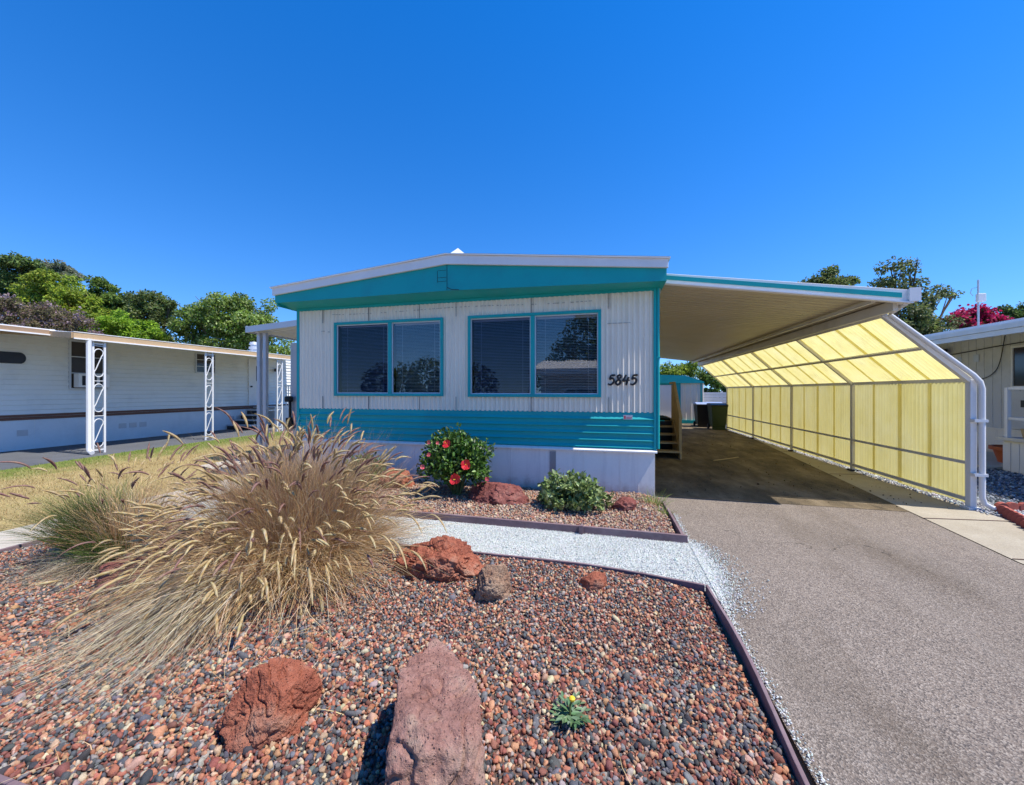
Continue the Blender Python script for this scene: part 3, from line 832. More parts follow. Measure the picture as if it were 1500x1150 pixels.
# downspout from the gutter along the front rafter, down the post, elbow at the ground
b = MB()
yd = PY[0] - .075
b.tube([(CX1 + .06, CY0 + .1, 2.67), (CX1 + .06, yd - .1, 2.62), (CX1 + .06, yd, 2.58), (WX - .03, yd, WT + .06), (WX + .04, yd, WT - .03), (WX + .062, yd, WT - .12), (WX + .062, yd, .18), (WX + .08, yd - .01, .10), (WX + .15, yd - .02, .055), (WX + .23, yd - .04, .045)], .030, 10)
b.build('downspout', M['white'], cpt, smooth=True)
for z in (.45, 1.15):
    b = MB(); b.box(WX - .04, WX + .10, yd - .036, yd + .04, z, z + .035)
    b.build('strap', M['white'], cpt)

# ================================================================== STEPS BY THE HOUSE, SHED, BINS, FENCE
st = thing('porch_steps', 'tan wooden steps with a boarded side rail against the turquoise home', 'steps', (1.08, 9.6, 0))
sx0, sx1 = .70, 1.60
for k in range(4):
    b = MB(); y = 9.45 + k * .27
    b.box(sx0, sx1, y, y + .29, .17 * (k + 1) - .035, .17 * (k + 1)); b.build('tread', M['wood'], st, bevel=.004)
b = MB(); b.box(sx0, sx1 - .04, 10.53, 11.9, .80, .85); b.build('landing', M['carpet'], st)
b = MB(); b.prism([(9.42, 0), (9.42, .12), (10.5, .84), (11.9, .84), (11.9, 0)], 'x', sx1 + .002, sx1 + .04)
b.build('stringer', M['wood'], st)
b = MB(); b.box(sx0, sx1, 10.56, 10.6, 0, .78); b.build('riser_board', M['black'], st)
pan = MB()
for i in range(9):
    y = 9.55 + i * .155
    top = .92 + min(1, i / 5.0) * .80
    pan.box(sx1 + .042, sx1 + .06, y, y + .148, .55 + min(1, i/6)*.3 - .45, top)
pan.build('rail_boards', M['wood'], st)
b = MB(); b.beam((sx1 + .03, 9.5, .92), (sx1 + .03, 10.4, 1.76), .06, .05); b.beam((sx1 + .03, 10.4, 1.76), (sx1 + .03, 11.0, 1.76), .06, .05); b.box(sx1 - .005, sx1 + .042, 9.48, 9.53, 0, .95)
b.build('handrail', M['wood'], st)

sh = thing('garden_shed', 'turquoise and white metal garden shed at the far end of the driveway', 'shed', (2.8, 20.2, 0))
X0, X1, Y0, Y1 = 1.2, 4.32, 20.0, 22.4
b = MB()
for xa, xb in ((X0, X1),):
    xs = []; x = xa
    while x < xb: xs += [(x, 0), (x + .16, 0), (x + .18, .03), (x + .22, .03), (x + .24, 0)]; x += .25
    b.strip([(x, Y0 - d, .12) for x, d in xs], [(x, Y0 - d, 1.95) for x, d in xs])
b.box(X0, X1, Y0 + .01, Y1, .12, 1.95)
b.build('wall', M['siding'], sh)
b = MB(); b.prism([(X0 - .1, 1.93), (X1 + .12, 1.93), (X1 + .12, 2.0), (X1 - .75, 2.30), (X0 + .9, 2.36), (X0 - .1, 2.1)], 'y', Y0 - .12, Y1 + .1); b.build('roof', M['teal'], sh)
b = MB(); b.box(3.2, 3.42, Y0 - .05, Y0 - .01, .12, 1.93); b.box(X0, X1 + .03, Y0 - .06, Y0 - .01, .0, .16); b.box(X1 - .02, X1 + .03, Y0 - .04, Y0 + .03, .16, 1.93); b.box(2.2, 3.2, Y0 - .05, Y0 - .01, 1.85, 1.93); b.build('trim', M['teal'], sh)
b = MB(); b.box(2.22, 3.19, Y0 - .045, Y0 - .031, .17, 1.84); do = b.build('door', M['fascia'], sh)
b = MB(); b.box(2.36, 2.42, Y0 - .075, Y0 - .046, .95, 1.15); b.build('handle', M['black'], do)

def bin_(label, x, y, body, lid, rot):
    t = thing('wheelie_bin', label, 'wheelie bin', (x, y, 0), 'wheelie bins at the end of the carport')
    def B(): return MB()
    b = B()
    prof = [(-.24, -.27, .10), (.24, -.27, .10), (.24, .25, .10), (-.24, .25, .10), (-.30, -.36, .95), (.30, -.36, .95), (.30, .33, .95), (-.30, .33, .95)]
    b.add([(x + px, y + py, pz) for px, py, pz in prof], [(0,3,2,1),(4,5,6,7),(0,1,5,4),(1,2,6,5),(2,3,7,6),(3,0,4,7)])
    b.box(x - .31, x + .31, y - .37, y + .34, .93, .97)
    b.build('body', body, t, bevel=.02)
    b = B(); b.prism([(y - .39, .972), (y - .39, 1.0), (y - .05, 1.07), (y + .36, 1.05), (y + .36, .972)], 'x', x - .32, x + .32); b.build('lid', lid, t, bevel=.015)
    b = B(); b.tube([(x - .22, y + .40, .98), (x + .22, y + .40, .98)], .018, 8); b.box(x - .24, x - .20, y + .33, y + .41, .95, .99); b.box(x + .20, x + .24, y + .33, y + .41, .95, .99); b.build('handle', body, t)
    for s in (-1, 1):
        b = B(); b.tube([(x + s * .25, y + .27, .11), (x + s * .30, y + .27, .11)], .11, 16); b.build('wheel', M['rubber'], t)
    b = B(); b.box(x - .24, x + .24, y - .28, y - .18, 0, .10); b.build('foot', body, t)
    b = B(); b.tube([(x - .25, y + .27, .11), (x + .25, y + .27, .11)], .02, 8); b.build('axle', M['black'], t)
    return t
bin_('green wheelie bin with dark lid in front of the white fence', 4.33, 17.2, M['binplastic'], M['bindark'], 0)
bin_('black wheelie bin with a pale blue lid nearest the shed', 4.02, 18.3, M['bindark'], M['blue'], 0)
bin_('black wheelie bin with a pale blue lid directly behind the green bin', 4.55, 18.7, M['bindark'], M['blue'], 0)

fe = thing('fence', 'low white slatted fence behind the wheelie bins', 'fence', (5.4, 21.4, 0))
b = MB()
for i in range(10):
    z = .15 + i * .135
    b.box(4.35, 7.0, 21.38, 21.41, z, z + .125)
b.build('slat_panel', M['white'], fe)
for x in (4.4, 5.6, 6.9):
    b = MB(); b.box(x - .04, x + .04, 21.412, 21.48, -.02, 1.55); b.build('post', M['white'], fe)

stick = MB(); stick.tube([(2.28, 9.35, .016), (2.6, 9.6, .02), (2.95, 9.95, .016)], .012, 6)
tag(stick.build('stick', M['wood'], origin=(2.6, 9.6, 0)), 'thin pale stick lying on the shaded carport floor', 'stick')

# ================================================================== LEFT NEIGHBOUR
NX = -15.1
nb = thing('mobile_home', 'long white mobile home with tan eave and brown stripe beyond the dry lawn', 'mobile home', (NX, 10, 0))
def lap_wall(y0, y1, z0, z1, pitch=.135):
    b = MB(); pr = []; z = z1
    while z > z0:
        pr += [(0, z), (.030, max(z0, z - pitch + .008)), (.0, max(z0, z - pitch))]; z -= pitch
    for (da, za), (db, zb) in zip(pr, pr[1:]):
        b.add([(NX + da, y0, za), (NX + da, y1, za), (NX + db, y1, zb), (NX + db, y0, zb)], [(0,1,2,3)])
    b.box(NX - 3.6, NX - .01, y0, y1, .0, z1)
    return b
lap_wall(-2, 24, .93, 3.2).build('wall', M['nsiding'], nb)
b = MB(); b.box(NX - .05, NX + .018, -2, 24, -.03, .78); nsk = b.build('skirting', M['nskirt'], nb)
b = MB()
for y in np.arange(-1.5, 24, 1.22): b.box(NX + .0185, NX + .021, y, y + .008, .02, .76)
inlay(nsk, b, M['nsiding'])
b = MB(); b.box(NX - .02, NX + .04, -2, 24, .785, .855); b.box(NX - .02, NX + .034, -2, 24, .865, .925); b.build('belt_stripe', M['brown'], nb)
for y in (6.72, 8.9, 9.18, 9.46, 12.6, 12.9, 13.2):
    b = MB(); b.box(NX + .018, NX + .024, y, y + .20, .36, .52); v = b.build('skirting_vent', M['galv'], nb)
# windows
def nwin(y0, y1, z0, z1):
    b = MB(); w = .04
    b.box(NX, NX+.065, y0, y0+w, z0, z1); b.box(NX, NX+.065, y1-w, y1, z0, z1); b.box(NX, NX+.065, y0+w, y1-w, z0, z0+w); b.box(NX, NX+.065, y0+w, y1-w, z1-w, z1)
    for k in (1, 2): b.box(NX+.040, NX+.060, y0+w, y1-w, z0+(z1-z0)*k/3-.012, z0+(z1-z0)*k/3+.012)
    f = b.build('window', M['sash'], nb)
    q = MB(); q.box(NX+.033, NX+.039, y0+w, y1-w, z0+w, z1-w); q.build('pane', M['brownpane'], f)
    return f
M['brownpane'] = paint('brown_tinted_glass', (.045, .035, .03), .12, .2, 2, 0, spec=.6)
w1 = nwin(7.72, 8.60, 1.60, 3.03)
b = MB(); b.box(NX+.067, NX+.30, 7.80, 8.52, 1.66, 2.06)
ac = b.build('air_conditioner', M['fascia'], nb, bevel=.02)
b = MB()
for k in range(3): b.box(NX+.301, NX+.306, 7.87 + k*.2, 8.00 + k*.2, 1.72, 2.0)
b.build('grille', M['black'], ac)
nwin(11.23, 12.0, 2.24, 3.0)
b = MB(); b.box(NX+.0, NX+.06, 13.45, 14.2, .93, 2.95); dn = b.build('door', M['fascia'], nb)
b = MB(); b.box(NX+.061, NX+.066, 13.80, 13.88, 2.0, 2.65); b.build('door_pane', M['black'], dn)
b = MB(); b.tube([(NX+.06, 13.55, 1.75), (NX+.12, 13.55, 1.75)], .035, 8); b.build('handle', M['black'], dn)
b = MB(); b.lathe([(.02,0),(.10,.02),(.09,.10),(.03,.16)], (NX+.14, 14.8, 2.45), 10); b.box(NX+.02, NX+.14, 14.78, 14.82, 2.55, 2.6); b.build('porch_light', M['black'], nb)
b = MB(); b.prism([(4.6 + .12*math.cos(q) + (2.15 if math.cos(q) > 0 else 0), 2.42 + .15*math.sin(q)) for q in np.linspace(0, 2*PI, 24, endpoint=False)], 'x', NX+.033, NX+.06)
b.build('wall_plaque', M['bluegrey'] if 'bluegrey' in M else paint('dark_blue_plaque', (.03,.035,.05), .5, .3, 4), nb)
# roof and the long awning
b = MB(); b.prism([(NX + .01, 3.201), (NX + .01, 3.23), (NX - 1.9, 3.42), (NX - 3.9, 3.23), (NX - 3.9, 3.201)], 'y', -2.2, 24.2); nr = b.build('roof', M['roofmetal'], nb)
AX = -12.42
b = MB(); ys = []; y = 6.45
while y < 15.3: ys += [(y, 0), (y + .26, 0), (y + .27, .05), (y + .29, .05), (y + .30, 0)]; y += .30
b.strip([(NX + .02, y, 3.18 + d) for y, d in ys], [(AX - .06, y, 2.935 + d) for y, d in ys])
b.strip([(NX + .02, y, 3.13) for y, d in ys], [(AX, y, 2.88) for y, d in ys])
b.build('awning_panel', M['roofmetal'], nb, fix=False)
b = MB(); b.box(AX, AX + .05, 6.42, 15.3, 2.815, 2.965); b.prism([(NX+.05, 3.02), (NX+.05, 3.16), (AX+.02, 2.96), (AX+.02, 2.82)], 'y', 6.40, 6.44); b.build('awning_fascia', M['tan'], nb)
b = MB(); b.box(AX + .051, AX + .075, 6.42, 15.3, 2.80, 2.83); b.box(AX - .05, AX + .06, 6.42, 15.3, 2.966, 2.982); b.build('awning_trim', M['fascia'], nb)
b = MB(); b.prism([(NX + .01, 3.19), (-13.2, 3.02), (-13.2, 3.06), (NX + .01, 3.24)], 'y', -2, 6.52); b.build('awning_panel', M['roofmetal'], nb)
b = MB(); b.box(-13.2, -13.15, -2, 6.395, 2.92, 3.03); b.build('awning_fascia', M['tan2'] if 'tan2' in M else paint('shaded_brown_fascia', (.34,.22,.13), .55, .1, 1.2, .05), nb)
b = MB(); b.box(-13.149, -13.12, -2, 6.395, 2.90, 2.93); b.build('awning_trim', M['fascia'], nb)
for (vx, vy, r, h) in ((NX - .5, 14.2, .17, .55), (NX - .3, 17.8, .13, .4)):
    b = MB(); b.lathe([(r*.8,-.1),(r*.8,h*.4),(r*1.15,h*.45),(r*1.15,h*.6),(r*.8,h*.65),(r*.8,h*.75),(r*1.1,h*.8),(r*.9,h),(.02,h*1.05)], (vx, vy, 3.22), 16); b.build('roof_vent', M['galv'], nr, smooth=True)
# ornamental iron posts
def iron_post(y, extra):
    p = MB(); x = AX - .02
    for dy in (-.115, .115): p.box(x - .02, x + .02, y + dy - .02, y + dy + .02, -.02, 2.82)
    for z in (.06, 2.72): p.box(x - .012, x + .012, y - .094, y + .094, z, z + .03)
    po = p.build('awning_post', M['white'], nb)
    s = MB()
    for k in range(3):
        zc = .50 + k * .88
        pts = []
        for i in range(25):
            a = PI * (1.25 * (i / 24)); pts.append((x, y + .088 * math.cos(PI - a), zc + .25 + .10 * math.sin(PI - a) ))
        end = Vector(pts[-1])
        pts2 = [(x, 2*y - q[1], 2*zc - q[2]) for q in reversed(pts)]
        s.tube(pts + pts2, .011, 6)
        s.box(x - .008, x + .008, y - .094, y + .094, zc + .42, zc + .435)
    s.build('scrollwork', M['white'], po)
    if extra:
        d = MB(); d.tube([(AX + .03, y - .22, 2.84), (AX + .03, y - .22, .14), (AX + .06, y - .22, .07), (AX + .20, y - .25, .04)], .05, 8); d.build('downspout', M['white'], nb, smooth=True)
iron_post(6.93, True); iron_post(9.70, False); iron_post(12.45, False)
ns = thing('porch_steps', 'dark steps with a white railing below the left home door', 'steps', (NX + .8, 13.6, 0))
for k in range(4):
    b = MB(); y = 12.45 + .3*k
    b.box(NX + .05, NX + 1.2, y, y + .32, .19*(k+1) - .05, .19*(k+1)); b.build('tread', M['galv'], ns)
    b = MB(); b.box(NX + .06, NX + 1.19, y + .012, y + .03, .19*k, .19*(k+1) - .051); b.build('riser', M['black'], ns)
b = MB(); b.box(NX + .05, NX + 1.2, 13.66, 15.4, .80, .87); b.box(NX + 1.15, NX + 1.18, 13.67, 15.4, .0, .79); b.build('landing', M['galv'], ns)
b = MB()
for y in np.arange(14.3, 15.4, .13): b.box(NX + 1.14, NX + 1.17, y, y + .03, .87, 1.75)
b.box(NX + 1.12, NX + 1.19, 14.25, 15.4, 1.75, 1.80); b.build('railing', M['white'], ns)

# ================================================================== RIGHT NEIGHBOUR
RX = 9.35
rn = thing('mobile_home', 'weathered white mobile home with grey awning and loose cables behind the yellow wall', 'mobile home', (RX, 12, 0))
b = MB(); xs = []; y = 5.0
while y < 22: xs += [(y, 0), (y + .20, 0), (y + .205, -.012), (y + .215, -.012), (y + .22, 0)]; y += .22
b.strip([(RX - d*0 + d, y, .62) for y, d in xs], [(RX + d, y, 3.1) for y, d in xs])
b.box(RX + .02, RX + 4, 5, 22, 0, 3.15); rwall = b.build('wall', M['rsiding'], rn)
b = MB(); b.box(RX - .03, RX + .02, 5, 22, -.02, .60); b.box(RX - .05, RX + .01, 5, 22, .60, .645); b.build('skirting', M['skirt'], rn)
b = MB(); b.prism([(RX - .3, 3.1), (RX - .3, 3.2), (RX + 2, 3.5), (RX + 4.3, 3.2), (RX + 4.3, 3.1)], 'y', 4.8, 22.2); b.build('roof', M['galv'], rn)
b = MB(); b.prism([(7.22, 2.74), (RX - .01, 2.98), (RX - .01, 3.03), (7.22, 2.79)], 'y', 5.6, 18); b.build('awning_panel', M['rsiding'], rn)
b = MB(); b.box(7.16, 7.22, 5.6, 18, 2.60, 2.70); b.box(7.14, 7.22, 5.6, 18, 2.705, 2.80); b.build('awning_fascia', M['galv'], rn)
for y in (11.9, 16.5):
    b = MB(); b.box(7.25, 7.33, y, y + .08, -.02, 2.72); b.build('awning_post', M['white'], rn)
def rwin(y0, y1, z0, z1):
    b = MB(); w = .05; x = RX - .05
    b.box(x, RX, y0, y0+w, z0, z1); b.box(x, RX, y1-w, y1, z0, z1); b.box(x, RX, y0+w, y1-w, z0, z0+w); b.box(x, RX, y0+w, y1-w, z1-w, z1)
    f = b.build('window', M['white'], rn); q = MB(); q.box(RX - .03, RX - .024, y0+w, y1-w, z0+w, z1-w); q.build('pane', M['brownpane'], f)
rwin(9.6, 11.75, 1.62, 2.62)
b = MB(); b.box(RX - .06, RX - .015, 11.0, 11.75, .66, 1.55); b.build('lower_panel', M['rsiding'], rn)
b = MB(); b.box(RX - .16, RX - .062, 11.25, 11.38, 1.18, 1.34); b.build('meter_box', M['black'], rn)
b = MB(); b.box(RX - .12, RX - .012, 13.55, 13.75, 2.66, 2.74); b.lathe([(.05,0),(.10,.03),(.11,.16),(.02,.18)], (RX - .18, 13.5, 2.56), 10); b.lathe([(.05,0),(.10,.03),(.11,.16),(.02,.18)], (RX - .18, 13.8, 2.56), 10); b.build('floodlight', M['black'], rn, smooth=True)
def cable(name, pts, r=.009):
    P = [Vector(p) for p in pts]; out = []
    for i in range(len(P)-1):
        p0, p1, p2, p3 = P[max(i-1,0)], P[i], P[i+1], P[min(i+2,len(P)-1)]
        for k in range(8):
            t = k/8; out.append(.5*((2*p1)+(p2-p0)*t+(2*p0-5*p1+4*p2-p3)*t*t+(3*p1-p0-3*p2+p3)*t**3))
    out.append(P[-1]); b = MB(); b.tube(out, r, 6); b.build(name, M['black'], rn, smooth=True)
cx = RX - .03
cable('cable', [(cx, 13.6, 2.64), (cx, 13.5, 2.2), (cx, 13.5, 1.4), (cx, 13.48, .9)])
cable('cable', [(cx, 15.2, 1.2), (cx, 14.0, 1.55), (cx, 13.2, 2.0), (cx, 12.6, 1.85), (cx, 12.1, 2.1), (cx, 11.9, 2.9)])
cable('cable', [(cx, 13.2, 1.98), (cx, 13.8, 1.6), (cx, 13.9, 1.1), (cx, 13.6, .72), (cx, 12.6, .70)])
cable('cable', [(cx, 16.0, 2.52), (cx, 13.6, 2.56), (cx, 12.0, 2.66), (cx, 10.5, 2.72)], .012)
b = MB()
for y, s in ((12.6, .16), (14.5, .2), (15.0, .22), (13.1, .12)):
    b.box(RX - .014, RX - .0125, y, y + s, 2.15 + s, 2.35 + s)
inlay(rwall, b, M['galv'])
# porch with planter
pr = thing('porch_deck', 'white boarded porch deck with a slim white rail at the right edge', 'porch', (8.4, 9.6, 0))
b = MB(); b.box(7.5, 9.3, 6.0, 9.60, -.02, .60)
for y in np.arange(6.1, 9.6, .16): b.box(7.488, 7.499, y, y + .145, .02, .56)
b.build('deck_box', M['white'], pr)
b = MB(); b.box(7.44, 9.3, 5.95, 9.66, .602, .66); b.build('cap_board', M['galv'], pr)
b = MB()
for x, y in ((7.52, 9.55), (8.3, 9.55), (9.2, 9.55), (7.52, 8.6), (7.52, 7.6)): b.box(x - .03, x + .03, y - .03, y + .03, .66, 1.62)
for z in (1.0, 1.58): b.box(7.55, 9.17, 9.53, 9.57, z, z + .05); b.box(7.50, 7.54, 6.2, 9.515, z, z + .05)
b.build('railing', M['white'], pr)
pot = thing('planter', 'brown planter box on the white porch deck', 'planter', (7.9, 9.2, .66))
b = MB(); b.prism([(7.62, .662), (8.02, .662), (8.06, .84), (7.58, .84)], 'y', 8.9, 9.4); b.build('box', M['wood'], pot, bevel=.01)
b = MB(); b.lathe([(.10,0),(.15,.02),(.14,.16),(.08,.2)], (8.2, 9.3, .83), 12); b.box(7.64, 8.02, 8.95, 9.35, .80, .835); b.build('soil', M['bindark'], pot)
tp = thing('plant_pot', 'wide orange terracotta pot on the ground beside the porch deck', 'plant pot', (8.35, 10.35, 0))
b = MB(); b.lathe([(.28,-.005),(.36,.30),(.42,.31),(.42,.38),(.37,.38),(.33,.30)], (8.35, 10.35, 0), 22); b.build('bowl', M['pot'], tp, smooth=True)
b = MB(); b.lathe([(.33,0),(.33,.02),(.1,.05)], (8.35, 10.35, .285), 18); b.build('soil', M['bedsoil'], tp)
b = MB(); b.box(7.3, 9.3, 9.75, 12.2, -.02, .045); so_ = b.build('patio_slab', M['walk']); so_['kind'] = 'structure'
# scalloped brick edging
for k in range(13):
    t = k / 12
    x = 4.83 - .30 * t * 1.6; y = 6.20 - .78 * t * 1.6
    for row in range(2):
        if (row == 1 and k > 7) or (row == 0 and k > 10): continue
        xx, yy = (x, y) if row == 0 else (4.97 + .125 * k, 6.40 + .01 * k)
        ang = -1.2 if row == 0 else .05
        b = MB(); pts = [(-.065, -.02), (.065, -.02), (.065, .055)] + [(.065*math.cos(a), .055 + .055*math.sin(a)) for a in np.linspace(.3, PI-.3, 6)] + [(-.065, .055)]
        b.prism(pts, 'y', -.025, .025)
        me_o = b.build('edging_brick', M['brick'], bevel=.006)
        me_o.location = (xx, yy, .0); me_o.rotation_euler = (random.uniform(-.2, .2), 0, ang + random.uniform(-.1, .1))
        tag(me_o, 'red scalloped edging brick in the curved rows at the foot of the carport downspout', 'brick', 'scalloped bricks beside the carport downspout')
mast = thing('antenna_mast', 'thin grey mast with a small white box above the right roof', 'mast', (spot(1433,573,13.5).x, spot(1433,573,13.5).y, 0))
p = spot(1433, 573, 13.5); zt = spot(1433, 410, 13.5).z; zb = spot(1433, 437, 13.5).z
b = MB(); b.tube([(p.x, p.y, -.05), (p.x, p.y, zt)], .028, 8); b.tube([(p.x, p.y, zt - .25), (p.x - .18, p.y, zt - .3), (p.x - .22, p.y, zt - .45), (p.x - .15, p.y, zt - .55)], .01, 6); b.build('pole', M['galv'], mast, smooth=True)
b = MB(); b.box(p.x - .11, p.x + .11, p.y - .16, p.y - .03, zb - .14, zb + .14); b.build('box', M['fascia'], mast, bevel=.02)

# ================================================================== ROCKS
def rock(label, loc, half, planes, m, seed, sub=6, rot=0, rough=.10, tilt=(0,0)):
    bm = bmesh.new(); bmesh.ops.create_icosphere(bm, subdivisions=sub, radius=1)
    P = [(Vector(n).normalized(), d) for n, d in planes]
    rnd = random.Random(seed)
    for _ in range(9):
        P.append((Vector((rnd.gauss(0,1), rnd.gauss(0,1), rnd.gauss(0,.8))).normalized(), rnd.uniform(.78, .98)))
    off = Vector((seed * 3.7, seed * 1.3, 0))
    for v in bm.verts:
        n = v.co.normalized(); r = 1.12
        for pn, d in P:
            c = n.dot(pn)
            if c > 1e-3: r = min(r, d / c)
        q0 = n * r; mh = sum(half) / 3; q = Vector((q0.x * half[0] / mh, q0.y * half[1] / mh, q0.z * half[2] / mh))
        h = noise.fractal(q * 1.7 + off, .8, 2.1, 6) * rough * 1.2
        h += noise.fractal(q * 6 + off, .7, 2.2, 5) * rough * .45
        cr = abs(noise.noise(q * 2.6 + off * 2)); h -= rough * .9 * max(0, .10 - cr) / .10
        pit = noise.noise(q * 11 + off); h -= rough * .35 * max(0, pit - .25)
        v.co = n * (r + h)
    R = Matrix.Rotation(rot, 4, 'Z') @ Matrix.Rotation(tilt[0], 4, 'X') @ Matrix.Rotation(tilt[1], 4, 'Y')
    for v in bm.verts:
        v.co = R @ Vector((v.co.x * half[0], v.co.y * half[1], v.co.z * half[2]))
    me = bpy.data.meshes.new('lava_rock'); bm.to_mesh(me); bm.free()
    me.shade_smooth()
    o = link('lava_rock', me, m); o.location = loc
    return tag(o, label, 'rock', 'lava rocks in the gravel beds')
rock('largest lava rock, a long pink slab pointing away from the viewer in the foreground', (-.70, 1.50, .09), (.235, .50, .30),
     [((-.70,.71,.05),.60), ((.80,.60,.05),.56), ((-1,0,.1),.72), ((1,0,.05),.74), ((.05,.25,1),.80), ((-.2,-1,.2),.9)], M['rock_pink'], 3, 7, .42, .06)
rock('chunky red brown lava boulder half covered by the straw of the big grass clump', (-1.49, 1.46, .085), (.18, .185, .22),
     [((0,-.85,.6),.74), ((.9,-.2,.25),.82), ((-.85,.1,.5),.78), ((.15,.2,1),.86), ((.5,-.6,-.2),.85)], M['rock_red'], 8, 7, .15, .085)
rock('wide rust red lava boulder beside the white path, right of the big grass clump', (-1.36, 2.97, .07), (.34, .22, .22),
     [((-.5,-.3,.9),.76), ((.6,-.2,.8),.86), ((0,-1,.2),.8)], M['rock_red'], 15, 7, .1, .12)
rock('upright tan faced lava rock on the gravel just right of the wide rust red boulder', (-.83, 2.72, .10), (.135, .11, .185),
     [((.5,-.55,.7),.70), ((-1,0,.2),.75), ((0,-1,-.3),.8)], M['rock_tan'], 21, 6, .5, .09, (.2, .25))
rock('small blocky red lava rock next to the curved edging of the near bed', (-.10, 3.06, .06), (.11, .085, .085),
     [((0,0,1),.72), ((.9,-.4,0),.75), ((-.9,-.4,.1),.75), ((0,-1,.1),.75)], M['rock_red'], 25, 5, .3, .07)
rock('long dark red lava rock by the skirting between the hibiscus and the low green shrub', (-1.45, 5.10, .11), (.39, .22, .205),
     [((0,.2,1),.82), ((-.5,-.6,.6),.8), ((.6,-.6,.5),.8)], M['rock_dark'], 31, 6, -.12, .08)
rock('red lava rock by the skirting, left of the hibiscus', (-3.22, 5.42, .13), (.27, .2, .20), [((0,-.3,1),.82)], M['rock_red'], 37, 5, .2, .11)
rock('small dark red lava rock near the driveway corner of the upper bed', (.21, 5.04, .09), (.155, .12, .12), [((-.5,0,.8),.8)], M['rock_dark'], 41, 5, .6, .13)
rock('dark red lava rock peeping out at the left side of the big grass clump', (-3.62, 2.25, .10), (.24, .2, .15), [((0,-1,.5),.7), ((0,0,1),.7)], M['rock_dark'], 47, 5, .2, .08)

# ================================================================== FOLIAGE BUILDERS
def unit(a): return a / np.maximum(np.linalg.norm(a, axis=-1, keepdims=True), 1e-9)
def leaf_mesh(P, T, Nn, L, W, C, fold=.15, droop=.12):
    n = len(P); T = unit(T); Bv = unit(np.cross(T, Nn)); Nn = np.cross(Bv, T)
    L = L[:, None]; W = W[:, None]
    v = np.stack([P, P + .32*L*T + .5*W*Bv + fold*W*Nn, P + .72*L*T + .38*W*Bv + fold*W*Nn - droop*.4*L*Nn,
                  P + L*T - droop*L*Nn, P + .72*L*T - .38*W*Bv + fold*W*Nn - droop*.4*L*Nn, P + .32*L*T - .5*W*Bv + fold*W*Nn], 1)
    base = (np.arange(n) * 6)[:, None]
    Fc = np.concatenate([base + np.array([[0,1,2,3]]), base + np.array([[0,3,4,5]])])
    return v.reshape(-1, 3), Fc, np.repeat(C, 6, 0)

